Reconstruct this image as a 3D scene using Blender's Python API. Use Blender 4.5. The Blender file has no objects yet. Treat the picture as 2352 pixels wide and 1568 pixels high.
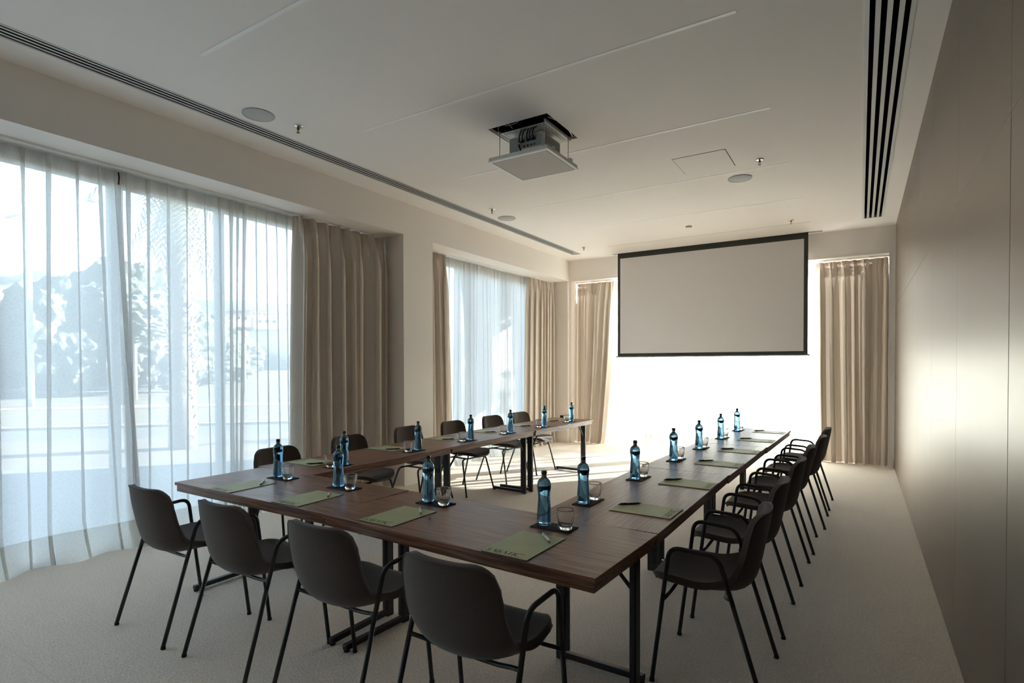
import bpy, bmesh, math, random
from mathutils import Vector, Matrix, noise
PI = math.pi
random.seed(7)
S = bpy.context.scene
COL = S.collection

# ------------------------------------------------------------------ camera, sky, sun, exposure
cam_d = bpy.data.cameras.new('camera')
cam = bpy.data.objects.new('camera', cam_d)
COL.objects.link(cam)
S.camera = cam
cam_d.sensor_width = 36.0
cam_d.lens = 1275.78 / 2352 * 36.0
cam_d.shift_y = (857.95 - 784.0) / 2352
cam_d.clip_start = 0.02
cam_d.clip_end = 2000
YAW, PITCH, ROLL = 0.56033, -0.014482, -0.002102
fwd = Vector((-math.sin(YAW) * math.cos(PITCH), math.cos(YAW) * math.cos(PITCH), math.sin(PITCH)))
rgt = Vector((math.cos(YAW), math.sin(YAW), 0))
upv = rgt.cross(fwd)
rr = rgt * math.cos(ROLL) + upv * math.sin(ROLL)
uu = -rgt * math.sin(ROLL) + upv * math.cos(ROLL)
cam.matrix_world = Matrix(((rr.x, uu.x, -fwd.x, 0), (rr.y, uu.y, -fwd.y, 0), (rr.z, uu.z, -fwd.z, 1.5), (0, 0, 0, 1)))

SUN_EL = math.radians(17.5)
SUN_AZ = math.atan2(0.596, 0.803)           # clockwise from +Y
W = bpy.data.worlds.new('world')
S.world = W
W.use_nodes = True
wn = W.node_tree.nodes
wl = W.node_tree.links
wn.clear()
sky = wn.new('ShaderNodeTexSky')
sky.sky_type = 'NISHITA'
sky.sun_disc = False
sky.sun_elevation = SUN_EL
sky.sun_rotation = SUN_AZ
sky.air_density = .8
sky.dust_density = 1.0
sky.ozone_density = 1.0
bg = wn.new('ShaderNodeBackground')
bg.inputs['Strength'].default_value = 0.27
wo = wn.new('ShaderNodeOutputWorld')
hs = wn.new('ShaderNodeHueSaturation')
hs.inputs['Saturation'].default_value = .55
wl.new(sky.outputs[0], hs.inputs['Color'])
wl.new(hs.outputs[0], bg.inputs['Color'])
wl.new(bg.outputs[0], wo.inputs['Surface'])
sd = bpy.data.lights.new('sun', 'SUN')
sd.energy = 14.0
sd.color = (1.0, 0.90, 0.80)
sd.angle = math.radians(0.6)
sun = bpy.data.objects.new('sun', sd)
COL.objects.link(sun)
sdir = Vector((math.sin(SUN_AZ) * math.cos(SUN_EL), math.cos(SUN_AZ) * math.cos(SUN_EL), math.sin(SUN_EL)))
sun.rotation_euler = sdir.to_track_quat('Z', 'Y').to_euler()
sun.location = (3, 16, 9)

S.view_settings.view_transform = 'Standard'
S.view_settings.look = 'None'
S.view_settings.gamma = 1.0
S.view_settings.use_curve_mapping = False
S.view_settings.exposure = 2.6
cy = S.cycles
cy.use_denoising = True
cy.max_bounces = 14
cy.diffuse_bounces = 7
cy.glossy_bounces = 5
cy.transmission_bounces = 10
cy.transparent_max_bounces = 28
cy.sample_clamp_indirect = 8.0
cy.caustics_reflective = False
cy.caustics_refractive = False

# ------------------------------------------------------------------ room measures
XL, XR, YF, ZC = -4.807, 0.421, 9.758, 3.527
YB = -3.6                     # wall behind the camera
ZS = 3.132                    # underside of the window heads
XG, YG = -5.36, 10.32         # glass planes
W1 = (-2.6, 5.135)           # first left window bay along y
W2 = (5.69, 9.70)             # second left window bay
WF = (-4.76, 0.357)           # far window bay along x

# ------------------------------------------------------------------ materials
def newmat(name):
    m = bpy.data.materials.new(name)
    m.use_nodes = True
    m.node_tree.nodes.clear()
    return m, m.node_tree.nodes, m.node_tree.links
def pbr(name, col, rough=.6, metal=0., spec=.5, var=0., vscale=8., bump=0., bscale=60., bdist=.002, stretch=(1, 1, 1), col2=None, coat=0., detail=3., sheen=0.):
    m, n, l = newmat(name)
    out = n.new('ShaderNodeOutputMaterial')
    b = n.new('ShaderNodeBsdfPrincipled')
    l.new(b.outputs[0], out.inputs[0])
    b.inputs['Base Color'].default_value = (*col, 1)
    b.inputs['Roughness'].default_value = rough
    b.inputs['Metallic'].default_value = metal
    b.inputs['Specular IOR Level'].default_value = spec
    b.inputs['Coat Weight'].default_value = coat
    b.inputs['Sheen Weight'].default_value = sheen
    tc = n.new('ShaderNodeTexCoord')
    mp = n.new('ShaderNodeMapping')
    mp.inputs['Scale'].default_value = stretch
    l.new(tc.outputs['Object'], mp.inputs[0])
    if var > 0 or col2:
        t = n.new('ShaderNodeTexNoise')
        t.inputs['Scale'].default_value = vscale
        t.inputs['Detail'].default_value = detail
        l.new(mp.outputs[0], t.inputs['Vector'])
        r = n.new('ShaderNodeValToRGB')
        c2 = col2 or tuple(c * (1 - var) for c in col)
        r.color_ramp.elements[0].position = .33
        r.color_ramp.elements[1].position = .67
        r.color_ramp.elements[0].color = (*c2, 1)
        r.color_ramp.elements[1].color = (*col, 1)
        l.new(t.outputs['Fac'], r.inputs[0])
        l.new(r.outputs[0], b.inputs['Base Color'])
    if bump > 0:
        t2 = n.new('ShaderNodeTexNoise')
        t2.inputs['Scale'].default_value = bscale
        t2.inputs['Detail'].default_value = 2
        l.new(mp.outputs[0], t2.inputs['Vector'])
        bp = n.new('ShaderNodeBump')
        bp.inputs['Strength'].default_value = bump
        bp.inputs['Distance'].default_value = bdist
        l.new(t2.outputs['Fac'], bp.inputs['Height'])
        l.new(bp.outputs[0], b.inputs['Normal'])
    return m

M = {}
M['wall'] = pbr('wall_paint', (.875, .812, .755), .85, spec=.2, bump=.15, bscale=180, bdist=.0006)
M['ceiling'] = pbr('ceiling_paint', (.885, .83, .785), .9, spec=.2)
M['trim_white'] = pbr('white_lacquer', (.84, .82, .78), .5)
M['strip'] = pbr('strip_diffuser', (.93, .92, .89), .5)
M['panel'] = pbr('champagne_panel', (.24, .198, .157), .40, metal=.75, var=.05, vscale=2.0, stretch=(1, 1, .15))
M['gap'] = pbr('shadow_gap', (.03, .028, .025), .9)
M['black_gap'] = pbr('black_slot', (.004, .004, .004), 1.0, spec=0.)
M['blade'] = pbr('diffuser_blade', (.62, .62, .60), .5)
M['blade_edge'] = pbr('slot_flange', (.66, .655, .62), .5)
M['carpet'] = pbr('beige_carpet', (.93, .825, .715), .95, spec=.1, col2=(.77, .67, .565), vscale=85, bump=1.0, bscale=85, bdist=.008, detail=2., sheen=.1)
M['black_metal'] = pbr('black_powder_coat', (.012, .012, .013), .42, spec=.5)
M['rubber'] = pbr('black_rubber', (.01, .01, .01), .7)
M['fabric'] = pbr('grey_brown_felt', (.082, .058, .046), .9, spec=.15, var=.28, vscale=260, bump=.35, bscale=600, bdist=.0008, sheen=.25)
M['piping'] = pbr('seam_piping', (.075, .065, .06), .8)
M['mat'] = pbr('black_slate', (.010, .010, .011), .75, spec=.3)
M['chrome'] = pbr('chrome', (.75, .74, .72), .18, metal=1.)
M['brass'] = pbr('aged_brass', (.25, .17, .09), .35, metal=1.)
M['steel'] = pbr('galvanised_steel', (.52, .53, .52), .45, metal=.6)
M['proj_white'] = pbr('projector_casing', (.62, .61, .56), .5)
M['proj_grey'] = pbr('projector_back', (.30, .32, .31), .5)
M['cable'] = pbr('black_cable', (.008, .008, .008), .5)
M['pale_cable'] = pbr('pale_cable', (.45, .43, .38), .6)
M['pen_black_backlit'] = pbr('pen_black_backlit', (.010, .010, .010), .35)  # true black on the tips; on side-arm pens, backlighting put into the colour
M['pen_pale'] = pbr('pen_pale_metal', (.62, .57, .49), .3, metal=.3)
M['ink'] = pbr('green_ink', (.018, .035, .014), .6)
M['paper'] = pbr('paper_edge', (.05, .055, .03), .8)
M['screen'] = pbr('projection_fabric', (.75, .715, .70), .9, spec=.1)
M['screen_black'] = pbr('screen_border', (.045, .045, .04), .85)
M['screen_bar'] = pbr('screen_bar', (.16, .155, .14), .5)
M['frame'] = pbr('window_frame', (.42, .42, .40), .5)
M['socket'] = pbr('black_socket', (.006, .006, .006), .4)
M['closure'] = pbr('closure_board', (.60, .55, .51), .9)
M['frame_white'] = pbr('panel_frame_white', (.95, .94, .91), .5)
M['grille'] = pbr('speaker_grille', (.50, .50, .49), .8, bump=.4, bscale=700, bdist=.0006)
M['bottle_cap'] = pbr('bottle_cap', (.012, .014, .016), .35)
M['neck_label'] = pbr('neck_label', (.16, .13, .085), .35, metal=.4)
M['label'] = pbr('bottle_label', (.010, .035, .055), .35)

def wood_mat():
    m, n, l = newmat('walnut_veneer')
    out = n.new('ShaderNodeOutputMaterial')
    b = n.new('ShaderNodeBsdfPrincipled')
    l.new(b.outputs[0], out.inputs[0])
    tc = n.new('ShaderNodeTexCoord')
    mp = n.new('ShaderNodeMapping')
    mp.inputs['Scale'].default_value = (2.2, 60, 60)
    l.new(tc.outputs['Object'], mp.inputs[0])
    t = n.new('ShaderNodeTexNoise')
    t.inputs['Scale'].default_value = 1.6
    t.inputs['Detail'].default_value = 7
    t.inputs['Roughness'].default_value = .55
    l.new(mp.outputs[0], t.inputs['Vector'])
    mp2 = n.new('ShaderNodeMapping')
    mp2.inputs['Scale'].default_value = (.9, 7, 7)
    l.new(tc.outputs['Object'], mp2.inputs[0])
    t2 = n.new('ShaderNodeTexNoise')
    t2.inputs['Scale'].default_value = 1.5
    l.new(mp2.outputs[0], t2.inputs['Vector'])
    r = n.new('ShaderNodeValToRGB')
    e = r.color_ramp.elements
    e[0].position, e[0].color = .36, (.10, .043, .026, 1)
    e[1].position, e[1].color = .66, (.40, .20, .12, 1)
    k = e.new(.5)
    k.color = (.235, .11, .066, 1)
    l.new(t.outputs['Fac'], r.inputs[0])
    mx = n.new('ShaderNodeMix')
    mx.data_type = 'RGBA'
    mx.blend_type = 'MULTIPLY'
    mx.inputs['Factor'].default_value = .5
    r2 = n.new('ShaderNodeValToRGB')
    r2.color_ramp.elements[0].position = .3
    r2.color_ramp.elements[0].color = (.62, .56, .52, 1)
    r2.color_ramp.elements[1].position = .7
    r2.color_ramp.elements[1].color = (1.15, 1.1, 1.05, 1)
    l.new(t2.outputs['Fac'], r2.inputs[0])
    l.new(r.outputs[0], mx.inputs['A'])
    l.new(r2.outputs[0], mx.inputs['B'])
    l.new(mx.outputs['Result'], b.inputs['Base Color'])
    b.inputs['Roughness'].default_value = .36
    b.inputs['Specular IOR Level'].default_value = .42
    bp = n.new('ShaderNodeBump')
    bp.inputs['Strength'].default_value = .25
    bp.inputs['Distance'].default_value = .0006
    l.new(t.outputs['Fac'], bp.inputs['Height'])
    l.new(bp.outputs[0], b.inputs['Normal'])
    return m
M['wood'] = wood_mat()

def cloth_mat(name, col, trans, see, weave=0.):
    """diffuse + translucent woven cloth, with a share of open weave the light passes straight through"""
    m, n, l = newmat(name)
    out = n.new('ShaderNodeOutputMaterial')
    d = n.new('ShaderNodeBsdfDiffuse')
    t = n.new('ShaderNodeBsdfTranslucent')
    d.inputs['Color'].default_value = (*col, 1)
    t.inputs['Color'].default_value = (*col, 1)
    mx = n.new('ShaderNodeMixShader')
    mx.inputs[0].default_value = trans
    l.new(d.outputs[0], mx.inputs[1])
    l.new(t.outputs[0], mx.inputs[2])
    last = mx
    tc = n.new('ShaderNodeTexCoord')
    if see > 0:
        tr = n.new('ShaderNodeBsdfTransparent')
        m2 = n.new('ShaderNodeMixShader')
        l.new(mx.outputs[0], m2.inputs[1])
        l.new(tr.outputs[0], m2.inputs[2])
        nz = n.new('ShaderNodeTexNoise')
        nz.inputs['Scale'].default_value = 90
        nz.inputs['Detail'].default_value = 2
        l.new(tc.outputs['Object'], nz.inputs['Vector'])
        mr = n.new('ShaderNodeMapRange')
        mr.inputs['From Min'].default_value = .3
        mr.inputs['From Max'].default_value = .7
        mr.inputs['To Min'].default_value = see - .05
        mr.inputs['To Max'].default_value = see + .05
        l.new(nz.outputs['Fac'], mr.inputs['Value'])
        l.new(mr.outputs[0], m2.inputs[0])
        last = m2
    if weave > 0:
        nz2 = n.new('ShaderNodeTexNoise')
        nz2.inputs['Scale'].default_value = 420
        l.new(tc.outputs['Object'], nz2.inputs['Vector'])
        bp = n.new('ShaderNodeBump')
        bp.inputs['Strength'].default_value = weave
        bp.inputs['Distance'].default_value = .0006
        l.new(nz2.outputs['Fac'], bp.inputs['Height'])
        l.new(bp.outputs[0], d.inputs['Normal'])
    l.new(last.outputs[0], out.inputs[0])
    return m
M['drape'] = cloth_mat('linen_drape', (.655, .57, .485), .02, 0., .5)
M['sheer'] = cloth_mat('sheer_voile', (.88, .88, .875), .68, .21)
M['sheer_hem'] = cloth_mat('voile_hem', (.84, .83, .79), .45, .10)

def glass_mat(name, col, ior, rough=0.):
    m, n, l = newmat(name)
    out = n.new('ShaderNodeOutputMaterial')
    b = n.new('ShaderNodeBsdfPrincipled')
    b.inputs['Base Color'].default_value = (*col, 1)
    b.inputs['Transmission Weight'].default_value = 1.
    b.inputs['Roughness'].default_value = rough
    b.inputs['IOR'].default_value = ior
    l.new(b.outputs[0], out.inputs[0])
    return m
M['blue_glass'] = glass_mat('blue_glass', (.16, .38, .60), 1.36, .02)
M['clear_glass'] = glass_mat('clear_glass', (.99, .99, .98), 1.36)
def pane_mat():
    m, n, l = newmat('window_pane')
    out = n.new('ShaderNodeOutputMaterial')
    t = n.new('ShaderNodeBsdfTransparent')
    t.inputs['Color'].default_value = (.875, .94, .95, 1)
    g = n.new('ShaderNodeBsdfGlossy')
    g.inputs['Roughness'].default_value = .02
    f = n.new('ShaderNodeFresnel')
    f.inputs['IOR'].default_value = 1.25
    mx = n.new('ShaderNodeMixShader')
    l.new(f.outputs[0], mx.inputs[0])
    l.new(t.outputs[0], mx.inputs[1])
    l.new(g.outputs[0], mx.inputs[2])
    l.new(mx.outputs[0], out.inputs[0])
    return m
M['pane'] = pane_mat()
def folder_mat():
    return pbr('sage_card', (.47, .495, .265), .5, spec=.4, col2=(.41, .435, .23), vscale=9, stretch=(1, .6, 1))
M['folder'] = folder_mat()
# outdoors
M['grass'] = pbr('dry_grass', (.16, .135, .11), .95, col2=(.12, .11, .085), vscale=.8)
M['pavement'] = pbr('pavement', (.16, .135, .12), .9, var=.12, vscale=.8)
M['asphalt'] = pbr('asphalt', (.11, .115, .12), .9, var=.2, vscale=.5)
M['terrace'] = pbr('terrace_stone', (.17, .18, .19), .85, var=.1, vscale=1.2)
M['kerb'] = pbr('kerb_stone', (.30, .27, .23), .9)
M['leaf_far'] = pbr('far_foliage', (.115, .13, .105), .9, col2=(.08, .095, .08), vscale=.7)
M['leaf'] = pbr('near_foliage', (.12, .15, .09), .8, col2=(.06, .09, .05), vscale=2.)
M['hill'] = pbr('hill_scrub', (.19, .21, .20), 1., col2=(.14, .16, .155), vscale=.05)
M['bark'] = pbr('bark', (.22, .17, .12), .95, col2=(.12, .09, .06), vscale=6, bump=.6, bscale=9, bdist=.05)
M['frond'] = pbr('palm_frond', (.17, .17, .08), .8)
M['lamp_pole'] = pbr('lamp_pole', (.50, .48, .44), .5)
M['house'] = pbr('house_render', (.78, .72, .64), .9)
M['roof'] = pbr('roof_tile', (.42, .22, .15), .9)
M['concrete'] = pbr('concrete', (.42, .41, .39), .9, var=.1, vscale=2)
M['sign'] = pbr('orange_sign', (.65, .22, .08), .7)

# ------------------------------------------------------------------ helpers
def link_mesh(name, me, mat, parent=None, smooth=False, loc=None):
    if mat is not None and len(me.materials) == 0:
        me.materials.append(M[mat] if isinstance(mat, str) else mat)
    if smooth:
        me.polygons.foreach_set('use_smooth', [True] * len(me.polygons))
    o = bpy.data.objects.new(name, me)
    COL.objects.link(o)
    if parent is not None:
        o.parent = parent
    if loc is not None:
        o.location = loc
    return o
def obj(name, bm, mat, parent=None, smooth=False, loc=None):
    me = bpy.data.meshes.new(name)
    bm.to_mesh(me)
    bm.free()
    return link_mesh(name, me, mat, parent, smooth, loc)
def empty(name, loc=(0, 0, 0), rz=0., parent=None):
    o = bpy.data.objects.new(name, None)
    COL.objects.link(o)
    o.location = loc
    o.rotation_euler = (0, 0, rz)
    o.empty_display_size = .1
    if parent is not None:
        o.parent = parent
    return o
def tag(o, label, cat, group=None, kind=None):
    o['label'] = label
    o['category'] = cat
    if group:
        o['group'] = group
    if kind:
        o['kind'] = kind
    return o
def struct(o, label, cat):
    o['kind'] = 'structure'
    o['label'] = label
    o['category'] = cat
    return o
def box(bm, x0, x1, y0, y1, z0, z1, bev=0., mat4=None):
    vs = [bm.verts.new((x, y, z)) for z in (z0, z1) for y in (y0, y1) for x in (x0, x1)]
    fs = [bm.faces.new([vs[i] for i in q]) for q in ((0, 2, 3, 1), (4, 5, 7, 6), (0, 1, 5, 4), (2, 6, 7, 3), (0, 4, 6, 2), (1, 3, 7, 5))]
    if bev > 0:
        es = list({e for f in fs for e in f.edges})
        r = bmesh.ops.bevel(bm, geom=es, offset=bev, segments=2, profile=.5, affect='EDGES')
        vs = list({v for f in r['faces'] for v in f.verts} | {v for v in vs if v.is_valid})
    if mat4 is not None:
        bmesh.ops.transform(bm, matrix=mat4, verts=[v for v in vs if v.is_valid])
    return vs
def boxm(*a, **k):
    bm = bmesh.new()
    box(bm, *a, **k)
    return bm
def tube(bm, pts, r, n=10, cap=True, rfun=None):
    pts = [Vector(p) for p in pts]
    rings = []
    T0 = (pts[1] - pts[0]).normalized()
    ref = Vector((0, 0, 1)) if abs(T0.z) < .9 else Vector((1, 0, 0))
    N = T0.cross(ref).normalized()
    for i, p in enumerate(pts):
        if i == 0:
            T = (pts[1] - pts[0]).normalized()
        elif i == len(pts) - 1:
            T = (pts[-1] - pts[-2]).normalized()
        else:
            T = ((pts[i + 1] - p).normalized() + (p - pts[i - 1]).normalized()).normalized()
        N = (N - T * N.dot(T)).normalized()
        B = T.cross(N)
        rad = r if rfun is None else rfun(i / (len(pts) - 1))
        rings.append([bm.verts.new(p + N * rad * math.cos(2 * PI * k / n) + B * rad * math.sin(2 * PI * k / n)) for k in range(n)])
    for a, b in zip(rings[:-1], rings[1:]):
        for k in range(n):
            bm.faces.new((a[k], a[(k + 1) % n], b[(k + 1) % n], b[k]))
    if cap:
        bm.faces.new(rings[0][::-1])
        bm.faces.new(rings[-1])
def fillet(pts, rad, seg=5):
    """round the corners of a polyline"""
    pts = [Vector(p) for p in pts]
    out = [pts[0]]
    for i in range(1, len(pts) - 1):
        a, b, c = pts[i - 1], pts[i], pts[i + 1]
        d1, d2 = (a - b), (c - b)
        r = min(rad, d1.length * .45, d2.length * .45)
        p1, p2 = b + d1.normalized() * r, b + d2.normalized() * r
        for k in range(seg + 1):
            t = k / seg
            out.append(p1 * (1 - t) ** 2 + b * 2 * t * (1 - t) + p2 * t * t)
    out.append(pts[-1])
    return out
def lathe(bm, prof, n=32, close_top=True, close_bottom=True, rmod=None):
    rings = []
    for r, z in prof:
        rings.append([bm.verts.new(((r if rmod is None else rmod(r, z, 2 * PI * k / n)) * math.cos(2 * PI * k / n),
                                    (r if rmod is None else rmod(r, z, 2 * PI * k / n)) * math.sin(2 * PI * k / n), z)) for k in range(n)])
    for a, b in zip(rings[:-1], rings[1:]):
        for k in range(n):
            bm.faces.new((a[k], a[(k + 1) % n], b[(k + 1) % n], b[k]))
    if close_bottom:
        bm.faces.new(rings[0][::-1])
    if close_top:
        bm.faces.new(rings[-1])
def slab(a0, a1, b0, b1, c0, c1, holes, order):
    """a plate in the a/b plane from c0 to c1 with rectangular holes; order says which axes a, b, c are"""
    A = sorted({a0, a1} | {min(max(v, a0), a1) for h in holes for v in h[:2]})
    B = sorted({b0, b1} | {min(max(v, b0), b1) for h in holes for v in h[2:4]})
    bm = bmesh.new()
    cache = {}
    def V(a, b, c):
        k = (round(a, 6), round(b, 6), round(c, 6))
        if k not in cache:
            p = [0, 0, 0]
            p[order[0]], p[order[1]], p[order[2]] = a, b, c
            cache[k] = bm.verts.new(p)
        return cache[k]
    def solid(i, j):
        if i < 0 or j < 0 or i >= len(A) - 1 or j >= len(B) - 1:
            return False
        ca, cb = (A[i] + A[i + 1]) / 2, (B[j] + B[j + 1]) / 2
        return not any(h[0] < ca < h[1] and h[2] < cb < h[3] for h in holes)
    for i in range(len(A) - 1):
        for j in range(len(B) - 1):
            if not solid(i, j):
                continue
            p, q, r, s = A[i], A[i + 1], B[j], B[j + 1]
            bm.faces.new((V(p, r, c0), V(p, s, c0), V(q, s, c0), V(q, r, c0)))
            bm.faces.new((V(p, r, c1), V(q, r, c1), V(q, s, c1), V(p, s, c1)))
            for di, dj, u, v in ((-1, 0, (p, r), (p, s)), (1, 0, (q, r), (q, s)), (0, -1, (p, r), (q, r)), (0, 1, (p, s), (q, s))):
                if not solid(i + di, j + dj):
                    bm.faces.new((V(*u, c0), V(*v, c0), V(*v, c1), V(*u, c1)))
    bmesh.ops.recalc_face_normals(bm, faces=bm.faces[:])
    return bm
def copy_tree(root, loc, rz):
    """copy a thing, its parts and their sub-parts"""
    def rec(o, parent):
        c = o.copy()
        COL.objects.link(c)
        if parent is not None:
            c.parent = parent
        for ch in list(o.children):
            rec(ch, c)
        return c
    c = rec(root, None)
    c.location = loc
    c.rotation_euler = (0, 0, rz)
    return c
def rotz(x, y, a):
    return x * math.cos(a) - y * math.sin(a), x * math.sin(a) + y * math.cos(a)

# ------------------------------------------------------------------ SHELL OF THE ROOM
X0o, Y1o = XG - .10, YG + .10
# floor: underlay with carpet tiles laid on it
fl = struct(obj('floor', boxm(X0o, XR + .2, YB - .2, Y1o, -.16, -.006), 'gap'), 'pale beige looped carpet laid in large squares with hairline seams', 'floor')
P = 2.455
xs = [X0o] + [-.405 - P * k for k in (2, 1, 0)] + [XR + .02]
xs = sorted(set(xs))
ys = sorted({YB - .02, Y1o} | {3.515 + P * k for k in range(-2, 3)})
for i in range(len(xs) - 1):
    for j in range(len(ys) - 1):
        if xs[i + 1] <= xs[i] or ys[j + 1] <= ys[j]:
            continue
        obj('carpet_tile', boxm(xs[i] + .0008, xs[i + 1] - .0008, ys[j] + .0008, ys[j + 1] - .0008, -.006, 0), 'carpet', fl)
# ceiling with its slots, hatch hole and strip recesses
SL = (-4.475, -4.328, -2.0, 9.24)     # left air slot
SR = (.030, .232, -2.0, 9.13)         # right air slot
HOLE = (-2.722, -2.148, 3.958, 4.535)
STRIPY = [2.02, 3.407, 4.815, 6.215, 7.615]
strips = [(-3.65, -.615, y - .014, y + .014) for y in STRIPY]
SCS = (-3.86, -.50, 9.60, 9.668)
holes = [SL, SR, HOLE, SCS] + strips
ce = struct(obj('ceiling', slab(X0o, XR + .2, YB - .2, Y1o, ZC, ZC + .03, holes, (0, 1, 2)), 'ceiling'), 'plain warm white plaster ceiling with recessed slots', 'ceiling')
obj('ceiling_void', boxm(X0o, XR + .2, YB - .2, Y1o, ZC + .62, ZC + .66), 'gap', ce)
for s in strips:
    obj('strip_recess', boxm(s[0], s[1], s[2], s[3], ZC + .004, ZC + .02), 'trim_white', ce)
hd = obj('hatch_panel', boxm(-1.583, -1.092, 5.503, 6.006, ZC - .0035, ZC + .0), 'ceiling', ce)
g = bmesh.new()
for a in ((-1.588, -1.583, 5.498, 6.011), (-1.092, -1.087, 5.498, 6.011), (-1.588, -1.087, 5.498, 5.503), (-1.588, -1.087, 6.006, 6.011)):
    box(g, a[0], a[1], a[2], a[3], ZC - .0012, ZC + .001)
obj('hatch_gap', g, 'gap', ce)
obj('joint_line', boxm(-3.65, -.615, 8.925, 8.929, ZC - .0008, ZC + .001), 'gap', ce)
# walls
struct(obj('wall_left', slab(YB - .2, Y1o, 0, ZC + .62, XL - .45, XL, [(W1[0], W1[1], -1, ZS), (W2[0], W2[1], -1, ZS)], (1, 2, 0)), 'wall'),
       'warm white left wall with two deep full height window bays', 'wall')
struct(obj('wall_far', slab(XL - .45, XR + .2, 0, ZC + .62, YF, YF + .45, [(WF[0], WF[1], -1, ZS + .005)], (0, 2, 1)), 'wall'),
       'warm white far wall above and beside the wide curtained bay', 'wall')
struct(obj('wall_near', boxm(XL - .45, XR + .2, YB - .2, YB, 0, ZC + .62), 'wall'), 'plain wall closing the room at the near end', 'wall')
wr = struct(obj('wall_right', boxm(XR + .03, XR + .2, YB - .2, Y1o, -.006, ZC + .62), 'gap'), 'right wall clad in tall satin champagne panels', 'wall')
seams = [YB] + [round(2.467 + 1.193 * k, 3) for k in range(-5, 7)] + [YF]
for a, b in zip(seams[:-1], seams[1:]):
    if b - a < .02:
        continue
    g1 = .0035 if abs(a - 2.467) < .01 else .0014
    g2 = .0035 if abs(b - 2.467) < .01 else .0014
    obj('wall_panel', boxm(XR, XR + .03, a + g1, b - g2, .012, 2.3435, bev=.0012), 'panel', wr)
    obj('wall_panel', boxm(XR, XR + .03, a + .0012, b - .0012, 2.3465, ZC, bev=.0012), 'panel', wr)
# small baseboards
struct(obj('baseboard_far', boxm(.345, XR - .012, YF - .012, YF, 0, .105), 'wall'), 'short pale baseboard at the far right corner', 'baseboard')
struct(obj('baseboard_left', boxm(XL, XL + .004, W1[1] + .002, W2[0] - .002, 0, .012), 'wall'), 'thin base line under the pier between the left windows', 'baseboard')
struct(obj('trim_1', boxm(WF[1] - .014, WF[1], YF - .004, YF + .02, 0, ZS + .005), 'trim_white'), 'slim white edge bead down the right side of the far bay', 'trim')
struct(obj('trim_2', boxm(WF[0], WF[1], YF - .004, YF + .02, ZS - .009, ZS + .005), 'trim_white'), 'slim white edge bead along the head of the far bay', 'trim')

# windows: frame, mullions and panes
def window(name, label, horiz, a0, a1, plane, mull):
    e = struct(empty(name, (0, 0, 0)), label, 'window')
    def bx(a, b, z0, z1, d0, d1):
        return boxm(plane - d1, plane - d0, a, b, z0, z1) if not horiz else boxm(a, b, plane + d0, plane + d1, z0, z1)
    obj('window_head', bx(a0, a1, 3.02, ZS, -.03, .05), 'frame', e)
    obj('window_sill', bx(a0, a1, 0, .055, -.03, .05), 'frame', e)
    st = [a0 + .03] + [m for m in mull if a0 + .1 < m < a1 - .1] + [a1 - .03]
    for m in st:
        obj('mullion', bx(m - .032, m + .032, .055, 3.02, -.03, .05), 'frame', e)
    for p, q in zip(st[:-1], st[1:]):
        obj('pane', bx(p + .032, q - .032, .055, 3.02, .008, .014), 'pane', e)
    return e
window('window_1', 'large left window behind sheer curtains nearest the camera', False, W1[0], W1[1], XG, [-1.4, -.5, .37, 1.29, 2.20, 3.12, 4.04])
window('window_2', 'second left window beyond the pier', False, W2[0], W2[1], XG, [6.95, 8.05, 8.9])
window('window_3', 'wide far window behind the projection screen', True, WF[0], WF[1], YG, [-3.9, -3.1, -2.3, -.72])
# outer leaf of the facade so the bays close round the glass
struct(obj('wall_outer', slab(YB - .2, Y1o + .3, -.2, ZC + .8, XL - .65, XL - .45, [(W1[0] - .0, W1[1], -.19, ZS), (W2[0], W2[1], -.19, ZS)], (1, 2, 0)), 'wall'),
       'outer leaf of the left facade', 'wall')
struct(obj('roof_slab', boxm(X0o - .4, XR + .3, YB - .3, Y1o + .3, ZC + .66, ZC + .8), 'concrete'), 'flat roof slab over the room', 'roof')

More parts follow.
